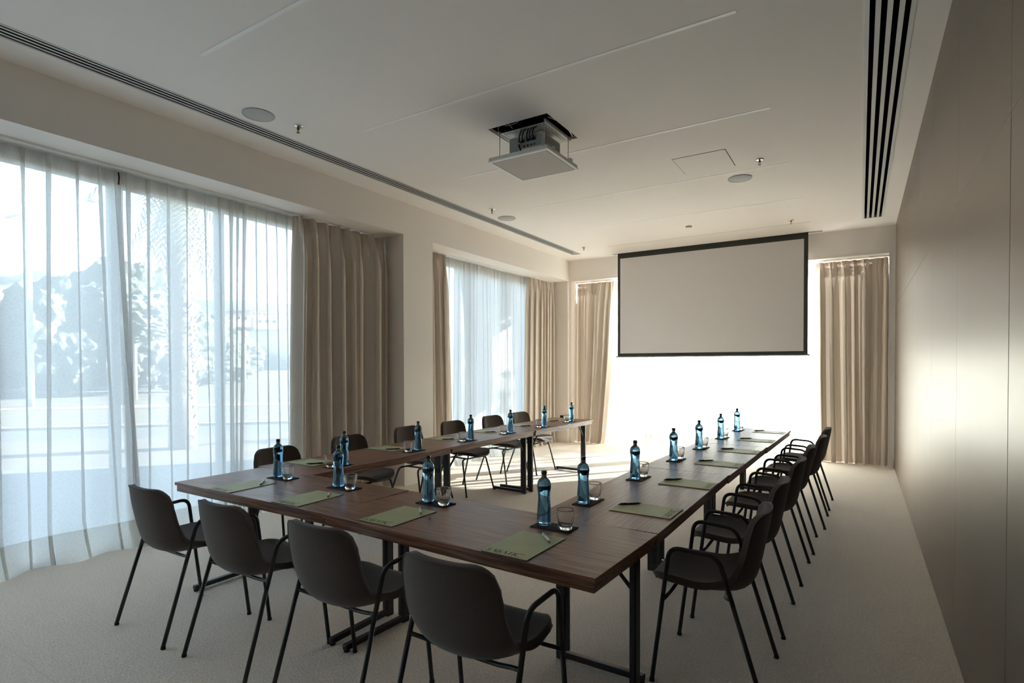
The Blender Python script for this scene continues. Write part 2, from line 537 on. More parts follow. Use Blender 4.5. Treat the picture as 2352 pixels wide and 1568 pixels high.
# ------------------------------------------------------------------ CURTAINS
def edge(v, z):
    """(top, mid, bottom) -> smooth value at height share z"""
    if not isinstance(v, tuple):
        return v
    t, m, b = v
    z = max(0, min(1, z))
    return t * max(0, 2 * z - 1) + m * (1 - abs(2 * z - 1)) + b * max(0, 1 - 2 * z)
def drape(name, label, cat, axis, plane, lo, hi, folds, amp, seed, ztop=3.10, group=None, lean=.02, puddle=.03, side=1.0):
    """heavy pleated curtain; axis 'y' hangs along y at x=plane, 'x' along x at y=plane"""
    rnd = random.Random(seed)
    wts = [rnd.uniform(.55, 1.5) for _ in range(folds)]
    tot = sum(wts)
    cum = [0]
    for w_ in wts:
        cum.append(cum[-1] + w_ / tot)
    amps = [rnd.uniform(.6, 1.15) for _ in range(folds)]
    ph = [rnd.uniform(-1, 1) for _ in range(folds + 1)]
    split = [rnd.uniform(0, 1) for _ in range(folds)]
    per = 18
    zs = [0, .012, .03, .06, .1, .18, .3, .5, .75, 1.0, 1.3, 1.6, 1.9, 2.2, 2.5, 2.7, 2.82, 2.92, 3.0, ztop - .05, ztop]
    zs = [z for z in zs if z <= ztop]
    bm = bmesh.new()
    grid = []
    for z in zs:
        h = z / ztop
        row = []
        a0, a1 = edge(lo, h), edge(hi, h)
        for k in range(folds):
            for i in range(per):
                t = i / per
                s0 = cum[k] + ph[k] * lean * (1 - h) * (0 < k)
                s1 = cum[k + 1] + ph[k + 1] * lean * (1 - h) * (k + 1 < folds)
                pinch = max(0, (h - .86) / .14)
                th = 2 * PI * t
                # omega shaped fold: sideways overhang grows with depth
                off = -.52 * math.sin(2 * th) * (1 - pinch) * (s1 - s0) * .55
                d = amp * amps[k] * (.5 - .5 * math.cos(th)) * (1 - .55 * pinch)
                d += .25 * amp * (1 - h) * math.sin(th * 2 + ph[k] * 3) * .4
                if split[k] > .5:
                    d += amp * .16 * math.sin(3 * th + ph[k]) * (.25 + .75 * pinch)
                d += .012 * pinch * math.sin(th * 6 + k)
                d += puddle * max(0, 1 - z / .12) ** 1.5 * (1 + .6 * math.sin(th + k))
                row.append((a0 + (a1 - a0) * (s0 + (s1 - s0) * t + off), d * side))
            if k == folds - 1:
                row.append((a1, .0))
        vs = []
        for a, d in row:
            zz = z + .004 * math.sin(a * 23) * (z < .05)
            zz = max(zz, .002)
            vs.append(bm.verts.new((plane + d, a, zz) if axis == 'y' else (a, plane - d, zz)))
        grid.append(vs)
    for r0, r1 in zip(grid[:-1], grid[1:]):
        for i in range(len(r0) - 1):
            bm.faces.new((r0[i], r0[i + 1], r1[i + 1], r1[i]))
    o = obj(name, bm, 'drape', None, True)
    tag(o, label, cat, group)
    return o
def sheer(name, label, axis, plane, lo, hi, fold_c, seed, ztop=3.105, group=None):
    """voile hung flat with narrow pinched folds; fold_c lists fold centres at the top and their sideways run to the floor"""
    rnd = random.Random(seed)
    zs = [0, .015, .05, .1, .16, .205, .215, .3, .45, .65, .9, 1.2, 1.5, 1.8, 2.1, 2.4, 2.7, 2.85, 2.95, 3.0, 3.05, ztop]
    bm = bmesh.new()
    folds = []
    for c, drift, w_ in fold_c:
        folds.append((c, drift, w_, rnd.uniform(.7, 1.3), rnd.uniform(0, 6)))
    folds.sort()
    grid = []
    shape = [(-1.0, 0.), (-.55, .12), (-.1, .35), (.45, .62), (.62, .85), (.30, 1.0), (-.25, .92), (-.60, 1.05), (-.38, 1.3), (.15, 1.25), (.6, .75), (.85, .25), (1.0, 0.)]
    for z in zs:
        h = z / ztop
        row = []
        pts = [(edge(lo, h), None, 0)]
        prev = edge(lo, h)
        for c, drift, w_, k, ph in folds:
            cc = c + drift * (1 - h) ** 1.3
            ww = w_ * 1.25 * (.50 + .25 * math.sin(2.2 * h * k + ph) + .45 * max(0, h - .8) / .2 + .25 * (1 - h))
            # flat stretch up to the fold
            for q in (.25, .5, .75):
                a = prev + (cc - ww - prev) * q
                pts.append((a, None, 0))
            for sx, sd_ in shape:
                pts.append((cc + sx * ww, sd_ * ww * .42, 1))
            prev = cc + ww
        e1 = edge(hi, h)
        for q in (.25, .5, .75, 1.):
            pts.append((prev + (e1 - prev) * q, None, 0))
        vs = []
        for a, d, f in pts:
            wob = .018 * math.sin(a * 5.1 + seed) * (1 - .6 * h) + .022 * (1 - h) * math.sin(a * 9.7 + 2 * seed + 1.2 * h)
            d = (d or 0) + wob + .085 * max(0, 1 - z / .30) ** 1.5 * (1 + .8 * math.sin(a * 13 + seed))
            if h > .95:
                d += .008 * math.sin(a * 60)
            zz = max(z, .002)
            vs.append(bm.verts.new((plane + d, a, zz) if axis == 'y' else (a, plane - d, zz)))
        grid.append(vs)
    hem_i = zs.index(.205)
    head_i = zs.index(3.0)
    def strip(r0, r1):
        b2 = bmesh.new()
        g2 = [[b2.verts.new(v.co) for v in grid[r]] for r in range(r0, r1 + 1)]
        for p, q in zip(g2[:-1], g2[1:]):
            for i in range(len(p) - 1):
                b2.faces.new((p[i], p[i + 1], q[i + 1], q[i]))
        return b2
    o = obj(name, strip(hem_i, head_i), 'sheer', None, True)
    obj('hem_band', strip(0, hem_i), 'sheer_hem', o, True)
    obj('hem_stitching', strip(hem_i, hem_i + 1), 'sheer_hem', o, True)
    obj('heading_band', strip(head_i, len(zs) - 1), 'sheer_hem', o, True)
    bm.free()
    tag(o, label, 'curtain', group)
    return o
PX = -5.20
g = 'sheer white voile curtains'
sheer('sheer_curtain', 'white sheer curtain covering the left part of the near window', 'y', PX, -2.6, 2.20,
      [(-2.2, .02, .03), (-1.8, .0, .03), (-1.4, .02, .03), (-1.0, .0, .03), (-.65, .02, .03), (-.3, .02, .03), (.05, .0, .03), (.4, .0, .03), (.75, .02, .03), (1.1, -.02, .028), (1.40, .0, .018), (1.56, .01, .020), (1.71, -.02, .022), (1.89, .02, .020), (2.04, .10, .020), (2.16, .16, .03)], 3, group=g)
sheer('sheer_curtain', 'white sheer curtain covering the right part of the near window', 'y', PX + .012, (2.15, 2.17, 2.22), 3.95,
      [(2.24, .03, .03), (2.40, -.02, .018), (2.56, .02, .017), (2.72, -.01, .017), (2.88, .03, .016), (3.02, .0, .02), (3.13, -.03, .035), (3.20, -.05, .035), (3.27, -.07, .03), (3.40, .02, .014), (3.52, .01, .014), (3.64, .02, .013), (3.76, .01, .014), (3.87, .01, .014)], 5, group=g)
rnd = random.Random(11)
sheer('sheer_curtain', 'white sheer curtain across the second left window, beyond the pier', 'y', PX, 6.2, 8.85,
      [(6.3 + .12 * k + rnd.uniform(-.03, .03), rnd.uniform(-.04, .04), rnd.choice([.016, .02, .03])) for k in range(21)], 8, group=g)
sheer('sheer_curtain', 'bright sunlit sheer curtain across the far window, left of the split', 'x', 10.10, -4.25, -2.55,
      [(-4.1, .0, .036), (-3.93, .0, .036), (-3.75, .02, .045), (-3.58, .0, .05), (-3.50, -.03, .055), (-3.40, .02, .05), (-3.28, .0, .036), (-3.08, .02, .036), (-2.9, .0, .036), (-2.68, .0, .036)], 12, group=g)
sheer('sheer_curtain', 'bright sunlit sheer curtain across the far window, right of the split', 'x', 10.085, -2.60, -.45,
      [(-2.45, .0, .036), (-2.25, .03, .036), (-2.0, .0, .032), (-1.8, .02, .032), (-1.62, -.03, .045), (-1.48, .0, .036), (-1.35, .0, .036), (-1.1, .0, .032), (-.9, .02, .032), (-.7, .0, .032), (-.58, .0, .032)], 14, group=g)
g = 'heavy beige linen drapes'
drape('linen_drape', 'wide heavy beige drape at the right end of the near left window', 'curtain', 'y', -5.135, (3.79, 3.76, 3.75), 5.12, 8, .20, 21, group=g)
drape('linen_drape', 'narrow beige drape right beside the pier on the second left window', 'curtain', 'y', -5.13, 5.72, (6.36, 6.42, 6.47), 4, .11, 22, group=g)
drape('linen_drape', 'beige drape on the second left window, next to the far corner', 'curtain', 'y', -5.13, (8.66, 8.62, 8.58), 9.68, 7, .11, 23, group=g)
drape('linen_drape', 'beige drape at the left end of the far window, swept aside at its foot', 'curtain', 'x', 10.0, -4.74, (-3.92, -4.02, -4.16), 6, .12, 24, group=g, lean=.05)
drape('linen_drape', 'wide beige drape at the right end of the far window', 'curtain', 'x', 10.0, (-.60, -.58, -.55), .345, 7, .13, 25, group=g, lean=.05)
# curtain rails under the bay heads
for nm, lab, a in (('curtain_rail', 'white curtain rail under the head of the near left bay', (-5.21, -5.12, W1[0], W1[1])),
                   ('curtain_rail', 'white curtain rail under the head of the second left bay', (-5.21, -5.12, W2[0], W2[1])),
                   ('curtain_rail', 'white curtain rail under the head of the far bay', (WF[0], WF[1], 9.99, 10.11))):
    tag(obj(nm, boxm(a[0], a[1], a[2], a[3], ZS - .018, ZS), 'trim_white'), lab, 'curtain rail', 'curtain rails')
bm = bmesh.new()
tube(bm, [(-5.165, 2.165, 3.09), (-5.16, 2.168, 3.05), (-5.16, 2.163, 2.99)], .006, 8)
tag(obj('curtain_pull', bm, 'rubber', None, True), 'small black curtain pull hanging where the near sheers meet', 'curtain pull')

# ------------------------------------------------------------------ TABLES
def make_table(L, D=.632):
    """table with its length along local x, seat side at local -y, origin on the floor under the centre"""
    t = empty('folding_table')
    h = L / 2
    d = D / 2
    obj('tabletop', boxm(-h, h, -d, d, .720, .740, bev=.0015), 'wood', t)
    bm = bmesh.new()
    e = .010
    box(bm, -h + e, h - e, -d + e, -d + e + .022, .680, .7198)
    box(bm, -h + e, h - e, d - e - .022, d - e, .680, .7198)
    box(bm, -h + e, -h + e + .022, -d + e + .022, d - e - .022, .680, .7198)
    box(bm, h - e - .022, h - e, -d + e + .022, d - e - .022, .680, .7198)
    obj('apron', bm, 'wood', t)
    for s in (-1, 1):
        x = s * (h - .062)
        bm = bmesh.new()
        box(bm, x - .014, x + .014, d - .135, d - .085, .0, .70, bev=.003)
        box(bm, x - .009, x + .009, d - .155, d - .138, .05, .66, bev=.002)
        obj('leg', bm, 'black_metal', t)
        fb = obj('foot_bar', boxm(x - .016, x + .016, -d + .085, d - .086, .012, .042, bev=.004), 'black_metal', t)
        for yy in (-d + .10, d - .10):
            b2 = bmesh.new()
            lathe(b2, [(.014, 0), (.016, .003), (.016, .012)], 10)
            gl = obj('foot_glide', b2, 'rubber', fb)
            gl.location = (x, yy, 0)
        bm = bmesh.new()
        tube(bm, [(x - s * .005, d - .11, .50), (x - s * .20, d - .11, .70)], .0095, 8)
        obj('brace', bm, 'black_metal', t)
        bm = bmesh.new()
        box(bm, x - .03, x + .03, -d + .04, d - .04, .676, .684)
        obj('top_rail', bm, 'black_metal', t)
    return t
TG = 'walnut folding tables set in a U'
def near_tab(x0, x1, y0, rot, label):
    t = make_table(x1 - x0)
    t.location = ((x0 + x1) / 2, y0, 0)
    t.rotation_euler = (0, 0, rot)
    tag(t, label, 'table', TG)
near_tab(-3.813, -2.336, 2.218, math.radians(-.1), 'walnut folding table at the near left corner of the U')
near_tab(-2.332, -.782, 2.176, math.radians(-2.5), 'walnut folding table at the near right corner, closest to the camera')
def side_tab(xc, y0, y1, rz, label):
    t = make_table(y1 - y0)
    t.location = (xc, (y0 + y1) / 2, 0)
    t.rotation_euler = (0, 0, rz)
    tag(t, label, 'table', TG)
side_tab(-1.085, 2.468, 4.035, math.radians(90), 'first walnut table of the right-hand arm, nearest the camera')
side_tab(-1.062, 4.04, 5.60, math.radians(89), 'middle walnut table of the right-hand arm')
side_tab(-1.018, 5.605, 7.20, math.radians(88.5), 'last walnut table of the right-hand arm, nearest the screen')
side_tab(-3.555, 2.54, 4.10, math.radians(-90.3), 'first walnut table of the left-hand arm, nearest the camera')
side_tab(-3.545, 4.105, 5.64, math.radians(-90.5), 'middle walnut table of the left-hand arm')
side_tab(-3.51, 5.645, 7.21, math.radians(-91), 'last walnut table of the left-hand arm, nearest the screen')

# ------------------------------------------------------------------ CHAIRS
def shell_meshes():
    """upholstered one-piece shell; local +y is the front. Returns seat and backrest meshes and the seam pipe"""
    prof = [(.272, .436), (.258, .450), (.222, .461), (.12, .458), (.02, .450), (-.07, .442), (-.120, .448), (-.158, .468), (-.184, .505), (-.200, .56), (-.214, .63), (-.228, .70), (-.240, .765), (-.247, .822)]
    P3 = [Vector((0, y, z)) for y, z in prof]
    # resample with a Catmull-Rom curve by arc length
    dense = []
    for i in range(len(P3) - 1):
        p0 = P3[max(0, i - 1)]
        p1, p2 = P3[i], P3[i + 1]
        p3 = P3[min(len(P3) - 1, i + 2)]
        for k in range(12):
            t = k / 12
            dense.append(.5 * ((2 * p1) + (-p0 + p2) * t + (2 * p0 - 5 * p1 + 4 * p2 - p3) * t * t + (-p0 + 3 * p1 - 3 * p2 + p3) * t ** 3))
    dense.append(P3[-1])
    cum = [0]
    for a, b in zip(dense[:-1], dense[1:]):
        cum.append(cum[-1] + (b - a).length)
    L = cum[-1]
    def at(s):
        s = max(0, min(L, s))
        lo = 0
        for i in range(len(cum) - 1):
            if cum[i + 1] >= s:
                lo = i
                break
        f = (s - cum[lo]) / max(1e-9, cum[lo + 1] - cum[lo])
        return dense[lo].lerp(dense[lo + 1], f)
    def halfw(v):
        pts = [(0, .205), (.12, .225), (.3, .238), (.48, .240), (.62, .238), (.8, .226), (1, .212)]
        for (a, wa), (b, wb) in zip(pts[:-1], pts[1:]):
            if v <= b:
                t = (v - a) / (b - a)
                t = t * t * (3 - 2 * t)
                return wa + (wb - wa) * t
        return pts[-1][1]
    nu, nv = 18, 30
    rf, rb = .125, .088
    grid = []
    for j in range(nv + 1):
        t = j / nv
        row = []
        for i in range(nu + 1):
            u = -math.cos(PI * i / nu)              # denser near the edges
            u = .6 * u + .4 * (2 * i / nu - 1)
            au = abs(u)
            def trim(r, w_):
                e = au * w_ - (w_ - r)
                return 0 if e <= 0 else r - math.sqrt(max(0, r * r - e * e))
            s0 = trim(rf, .205)
            s1 = L - trim(rb, .212)
            s = s0 + (s1 - s0) * t
            v = s / L
            p = at(s)
            w_ = halfw(v)
            x = u * w_
            # dish across: seat dips in the middle, back wraps forward at the edges
            back = min(1, max(0, (v - .42) / .25))
            y = p.y + back * .055 * au ** 2.4
            z = p.z + (1 - back) * (.012 * au ** 3 + .004) + (.012 * au ** 3 if v > .9 else 0)
            z -= (1 - back) * .006 * (1 - au ** 2)
            wf = math.exp(-((v - .50) / .14) ** 2) * au ** 2.6
            y += .050 * wf
            z += .038 * wf
            row.append(Vector((x, y, z)))
        grid.append(row)
    bm = bmesh.new()
    V = [[bm.verts.new(p) for p in r] for r in grid]
    for j in range(nv):
        for i in range(nu):
            bm.faces.new((V[j][i], V[j][i + 1], V[j + 1][i + 1], V[j + 1][i]))
    bmesh.ops.remove_doubles(bm, verts=bm.verts[:], dist=.0004)
    me = bpy.data.meshes.new('shell_tmp')
    bm.to_mesh(me)
    bm.free()
    o = bpy.data.objects.new('shell_tmp', me)
    COL.objects.link(o)
    sm = o.modifiers.new('s', 'SOLIDIFY')
    sm.thickness = .030
    sm.offset = -1
    ss = o.modifiers.new('b', 'BEVEL')
    ss.width = .012
    ss.segments = 3
    ss.limit_method = 'ANGLE'
    ss.angle_limit = math.radians(50)
    dg = bpy.context.evaluated_depsgraph_get()
    full = bpy.data.meshes.new_from_object(o.evaluated_get(dg))
    bpy.data.objects.remove(o)
    full.polygons.foreach_set('use_smooth', [True] * len(full.polygons))
    full.update()
    nrm = {}
    for v in full.vertices:
        nrm[v.index] = v.normal.copy()
    out = []
    for part in ('seat', 'backrest'):
        bm = bmesh.new()
        bm.from_mesh(full)
        lay = bm.verts.layers.int.new('src')
        for v in bm.verts:
            v[lay] = v.index
        kill = []
        for f in bm.faces:
            c = f.calc_center_median()
            isback = (c.z - .40) > (c.y + .10) * 1.0 and c.y < -.03
            if isback != (part == 'backrest'):
                kill.append(f)
        bmesh.ops.delete(bm, geom=kill, context='FACES')
        src = [v[lay] for v in bm.verts]
        m2 = bpy.data.meshes.new(part)
        bm.to_mesh(m2)
        bm.free()
        m2.polygons.foreach_set('use_smooth', [True] * len(m2.polygons))
        m2.normals_split_custom_set_from_vertices([tuple(nrm[i]) for i in src])
        out.append(m2)
    # piping just inside the rim
    rim = [grid[0][i] for i in range(nu + 1)] + [grid[j][nu] for j in range(1, nv + 1)] + [grid[nv][i] for i in range(nu - 1, -1, -1)] + [grid[j][0] for j in range(nv - 1, 0, -1)]
    cl = [rim[0]]
    for p in rim[1:]:
        if (p - cl[-1]).length > .006:
            cl.append(p)
    bm = bmesh.new()
    tube(bm, cl + [cl[0]], .0028, 5, cap=False)
    pm = bpy.data.meshes.new('seam_piping')
    bm.to_mesh(pm)
    bm.free()
    return out[0], out[1], pm
SEAT, BACK, PIPE = shell_meshes()
R_T = .0105
def make_chair(arms):
    c = empty('armchair' if arms else 'side_chair')
    link_mesh('seat', SEAT, 'fabric', c)
    link_mesh('backrest', BACK, 'fabric', c)
    link_mesh('seam_piping', PIPE, 'piping', c, True)
    for s in (-1, 1):
        if arms:
            A = Vector((s * .262, .245, .012))          # front foot
            B = Vector((s * .258, .165, .652))          # front arm corner
            Cc = Vector((s * .250, -.050, .640))        # rear arm corner
            D_ = Vector((s * .262, -.245, .012))        # rear foot
            def on(p, q, z):
                t = (z - p.z) / (q.z - p.z)
                return p.lerp(q, t)
            J1 = on(A, B, .43)
            J2 = on(D_, Cc, .43)
            bm = bmesh.new()
            tube(bm, [A, J1], R_T, 10, cap=True)
            lf = obj('leg', bm, 'black_metal', c, True)
            bm = bmesh.new()
            tube(bm, [D_, J2], R_T, 10, cap=True)
            lr = obj('leg', bm, 'black_metal', c, True)
            bm = bmesh.new()
            tube(bm, fillet([J1, B, Cc, J2], .055, 7), R_T, 10)
            obj('armrest', bm, 'black_metal', c, True)
        else:
            A = Vector((s * .258, .245, .012))
            D_ = Vector((s * .262, -.245, .012))
            J1 = Vector((s * .215, .150, .412))
            J2 = Vector((s * .215, -.110, .412))
            bm = bmesh.new()
            tube(bm, fillet([A, J1, Vector((s * .10, .13, .412))], .045, 5), R_T * .95, 10)
            lf = obj('leg', bm, 'black_metal', c, True)
            bm = bmesh.new()
            tube(bm, fillet([D_, J2, Vector((s * .10, -.10, .412))], .045, 5), R_T * .95, 10)
            lr = obj('leg', bm, 'black_metal', c, True)
        for leg, p in ((lf, A), (lr, D_)):
            bm = bmesh.new()
            lathe(bm, [(.0118, 0), (.0130, .003), (.0118, .012), (.0105, .016)], 10)
            gl = obj('foot_glide', bm, 'rubber', leg, True)
            gl.location = (p.x, p.y, 0)
    bm = bmesh.new()
    if arms:
        tube(bm, fillet([(-.258, .192, .402), (-.165, .185, .402), (-.135, .155, .450)], .02), .0085, 8)
        tube(bm, fillet([(.258, .192, .402), (.165, .185, .402), (.135, .155, .450)], .02), .0085, 8)
        tube(bm, fillet([(-.249, -.105, .455), (-.20, -.08, .438), (-.13, -.06, .418), (.13, -.06, .418), (.20, -.08, .438), (.249, -.105, .455)], .04), .009, 8)
    else:
        tube(bm, [(-.12, .14, .41), (.12, .14, .41)], .009, 8)
        tube(bm, [(-.12, -.10, .41), (.12, -.10, .41)], .009, 8)
        tube(bm, [(-.10, .14, .41), (-.10, -.10, .41)], .009, 8)
        tube(bm, [(.10, .14, .41), (.10, -.10, .41)], .009, 8)
    obj('seat_frame', bm, 'black_metal', c, True)
    return c
near_ch = [(-3.388, 1.738, 0, 'dark felt armchair at the left end of the near side, its back to the camera'),
           (-2.690, 1.756, 0, 'dark felt armchair, second from the left on the near side'),
           (-1.975, 1.765, 0, 'dark felt armchair, third from the left on the near side'),
           (-1.235, 1.722, 0, 'dark felt armchair filling the bottom middle, closest to the camera')]
right_ch = [(-.594, 2.842, 1.5, 'felt armchair in the right-hand row, first and nearest the camera'),
            (-.594, 3.610, 0, 'felt armchair in the right-hand row, second from the camera'),
            (-.572, 4.480, -1, 'felt armchair in the right-hand row, third from the camera'),
            (-.557, 5.228, 1, 'felt armchair in the right-hand row, fourth from the camera'),
            (-.513, 6.050, 0, 'felt armchair in the right-hand row, fifth, second from the screen end'),
            (-.505, 6.830, -1, 'felt armchair in the right-hand row, last, nearest the screen')]
left_ch = [(-3.90, 2.86, 2, 'brown armless chair in the left-hand row, first, in front of the sheer curtain'),
           (-4.02, 3.72, 0, 'brown armless chair in the left-hand row, second, in front of the wide drape'),
           (-4.07, 4.60, 0, 'brown armless chair in the left-hand row, third, beside the recess jamb'),
           (-4.02, 5.33, -3, 'brown armless chair in the left-hand row, fourth, in front of the pier'),
           (-4.01, 6.17, -4, 'brown armless chair in the left-hand row, fifth, by the second window'),
           (-3.98, 6.86, -2, 'brown armless chair in the left-hand row, last, nearest the screen')]
c0 = make_chair(True)
first = True
for lst, base, grp in ((near_ch, 0, 'armchairs along the near side'), (right_ch, PI / 2, 'armchairs along the right-hand arm')):
    for x, y, dz, lab in lst:
        if first:
            c = c0
            c.location = (x, y, 0)
            c.rotation_euler = (0, 0, base + math.radians(dz))
            first = False
        else:
            c = copy_tree(c0, (x, y, 0), base + math.radians(dz))
        tag(c, lab, 'chair', grp)
c1 = make_chair(False)
for i, (x, y, dz, lab) in enumerate(left_ch):
    rz = -PI / 2 + math.radians(dz)
    if i == 0:
        c = c1
        c.location = (x, y, 0)
        c.rotation_euler = (0, 0, rz)
    else:
        c = copy_tree(c1, (x, y, 0), rz)
    tag(c, lab, 'chair', 'armless chairs along the left-hand arm')

# ------------------------------------------------------------------ PLACE SETTINGS
def stroke(bm, pts, ws, z):
    """flat ribbon of varying width"""
    L_, R_ = [], []
    pts = [Vector((p[0], p[1], 0)) for p in pts]
    for i, p in enumerate(pts):
        a = pts[max(0, i - 1)]
        b = pts[min(len(pts) - 1, i + 1)]
        t = (b - a).normalized()
        n_ = Vector((-t.y, t.x, 0))
        w_ = ws[0] + (ws[1] - ws[0]) * i / (len(pts) - 1) if len(ws) == 2 else ws[i]
        L_.append(bm.verts.new((p.x + n_.x * w_, p.y + n_.y * w_, z)))
        R_.append(bm.verts.new((p.x - n_.x * w_, p.y - n_.y * w_, z)))
    for i in range(len(pts) - 1):
        bm.faces.new((R_[i], R_[i + 1], L_[i + 1], L_[i]))
def lettering(x0, y0, h):
    """SABATIC in a high contrast display face, letter height h"""
    bm = bmesh.new()
    th, tn = .085 * h, .022 * h
    x = x0
    def arc(cx, cy_, rx, ry, a0, a1, w0, w1, n=12):
        pts = [(cx + rx * math.cos(math.radians(a0 + (a1 - a0) * i / n)), cy_ + ry * math.sin(math.radians(a0 + (a1 - a0) * i / n))) for i in range(n + 1)]
        ws = [w0 + (w1 - w0) * math.sin(PI * i / n) for i in range(n + 1)]
        stroke(bm, pts, ws, 0)
    for ch in 'SABATIC':
        if ch == 'S':
            arc(x + .30 * h, y0 + .76 * h, .22 * h, .24 * h, 20, 235, tn, th * .7)
            arc(x + .30 * h, y0 + .25 * h, .24 * h, .25 * h, 55, -160, tn, th)
            stroke(bm, [(x + .17 * h, y0 + .57 * h), (x + .44 * h, y0 + .45 * h)], (th, th), 0)
            x += .66 * h
        elif ch == 'A':
            stroke(bm, [(x, y0), (x + .36 * h, y0 + h)], (tn, tn), 0)
            stroke(bm, [(x + .36 * h, y0 + h), (x + .72 * h, y0)], (th, th), 0)
            stroke(bm, [(x + .14 * h, y0 + .36 * h), (x + .56 * h, y0 + .36 * h)], (tn, tn), 0)
            stroke(bm, [(x - .08 * h, y0), (x + .10 * h, y0)], (tn, tn), 0)
            x += .82 * h
        elif ch == 'B':
            stroke(bm, [(x + .10 * h, y0), (x + .10 * h, y0 + h)], (th, th), 0)
            arc(x + .20 * h, y0 + .76 * h, .26 * h, .24 * h, 90, -90, tn, th * .8)
            arc(x + .20 * h, y0 + .27 * h, .32 * h, .27 * h, 90, -90, tn, th)
            stroke(bm, [(x, y0), (x + .22 * h, y0)], (tn, tn), 0)
            stroke(bm, [(x, y0 + h), (x + .22 * h, y0 + h)], (tn, tn), 0)
            x += .66 * h
        elif ch == 'T':
            stroke(bm, [(x - .04 * h, y0 + .97 * h), (x + .62 * h, y0 + .97 * h)], (tn * 1.3, tn * 1.3), 0)
            stroke(bm, [(x + .29 * h, y0), (x + .29 * h, y0 + h)], (th, th), 0)
            stroke(bm, [(x + .17 * h, y0), (x + .41 * h, y0)], (tn, tn), 0)
            x += .68 * h
        elif ch == 'I':
            stroke(bm, [(x + .12 * h, y0), (x + .12 * h, y0 + h)], (th, th), 0)
            stroke(bm, [(x, y0), (x + .24 * h, y0)], (tn, tn), 0)
            stroke(bm, [(x, y0 + h), (x + .24 * h, y0 + h)], (tn, tn), 0)
            x += .34 * h
        elif ch == 'C':
            arc(x + .62 * h, y0 + .5 * h, .60 * h, .52 * h, 35, 325, tn, th, 20)
            x += 1.2 * h
    bmesh.ops.transform(bm, matrix=Matrix.Translation((0, 0, .0044)), verts=bm.verts[:])
    return bm
Z_T = .740
FW, FL = .222, .322
def make_folder():
    o = obj('folder', boxm(-FW / 2, FW / 2, -FL / 2, FL / 2, .0022, .0040), 'folder')
    obj('backing_board', boxm(-FW / 2 + .001, FW / 2 - .001, -FL / 2 + .001, FL / 2 - .001, 0, .0021), 'paper', o)
    obj('printed_name', lettering(-FW / 2 + .012, -FL / 2 + .012, .0345), 'ink', o)
    return o
def make_pen(kind):
    m = 'pen_pale' if kind else 'pen_black_backlit'  # side-arm barrels are blackened to look backlit, not a black pen model
    def cyl(prof, n=12):
        bm = bmesh.new()
        lathe(bm, prof, n)
        bmesh.ops.rotate(bm, verts=bm.verts[:], cent=(0, 0, 0), matrix=Matrix.Rotation(PI / 2, 3, 'Y'))
        return bm
    o = obj('pen', cyl([(.0046, -.058), (.0052, -.05), (.0054, .038), (.005, .042)]), m, None, True)
    obj('pen_tip', cyl([(.005, .042), (.0046, .052), (.0022, .064), (.0008, .069)]), 'pen_black_backlit', o, True)
    obj('push_button', cyl([(.0024, -.068), (.0028, -.066), (.0028, -.058)], 8), 'chrome' if kind else 'pen_black_backlit', o, True)
    bm = bmesh.new()
    box(bm, -.055, -.018, -.0015, .0015, .0054, .0072, bev=.0004)
    obj('clip', bm, 'chrome' if kind else 'pen_black_backlit', o)
    return o
def make_mat():
    return obj('serving_mat', boxm(-.101, .101, -.053, .053, 0, .005, bev=.001), 'mat')
BP = [(.001, .0015), (.024, .0012), (.031, .003), (.0345, .009), (.0345, .02), (.0338, .05), (.0318, .08), (.0297, .105), (.0286, .125), (.0290, .143), (.0306, .160), (.0323, .175), (.0330, .186), (.0326, .195), (.0305, .205), (.0262, .213), (.0190, .2195), (.0145, .223), (.0125, .227), (.0116, .233), (.0115, .2440), (.001, .2442)]
def make_bottle():
    bm = bmesh.new()
    lathe(bm, BP, 40)
    o = obj('water_bottle', bm, 'blue_glass', None, True)
    bm = bmesh.new()
    lathe(bm, [(.0124, .2405), (.0136, .2412), (.0138, .2475), (.0132, .256), (.0120, .2572), (.001, .2573)], 24)
    obj('cap', bm, 'bottle_cap', o, True)
    bm = bmesh.new()
    lathe(bm, [(.0127, .2265), (.0121, .232), (.0119, .2395)], 24, False, False)
    obj('neck_label', bm, 'neck_label', o, True)
    # shoulder label, a curved band with a lobe hanging from it
    bm = bmesh.new()
    n = 40
    rows = []
    for k in range(n + 1):
        a = math.radians(-115 + 230 * k / n)
        lob = .010 * max(0, 1 - (abs(math.degrees(a)) / 38) ** 2)
        col = []
        for q in range(5):
            z = (.190 - .002 * math.cos(a)) - (.019 + lob) * q / 4
            r = 0
            for (r0, z0), (r1, z1) in zip(BP[:-1], BP[1:]):
                if z0 <= z <= z1:
                    r = r0 + (r1 - r0) * (z - z0) / (z1 - z0)
            col.append(bm.verts.new(((r + .0006) * math.sin(a), -(r + .0006) * math.cos(a), z)))
        rows.append(col)
    for p, q in zip(rows[:-1], rows[1:]):
        for i in range(4):
            bm.faces.new((p[i], p[i + 1], q[i + 1], q[i]))
    obj('shoulder_label', bm, 'label', o, True)
    return o
def make_glass():
    bm = bmesh.new()
    rib = lambda r, z, a: r * (1 + (.05 * (abs(math.cos(9 * a)) - .5) if .012 < z < .084 else 0))
    prof_o = [(.001, 0), (.026, 0), (.0285, .002), (.0305, .010), (.0345, .028), (.0385, .052), (.0405, .074), (.0408, .088), (.0405, .0925)]
    prof_i = [(.0392, .0925), (.0388, .088), (.0385, .074), (.0362, .052), (.0322, .030), (.0275, .018), (.018, .0145), (.001, .014)]
    lathe(bm, prof_o + prof_i, 108, rmod=rib)
    return obj('tumbler', bm, 'clear_glass', None, True)
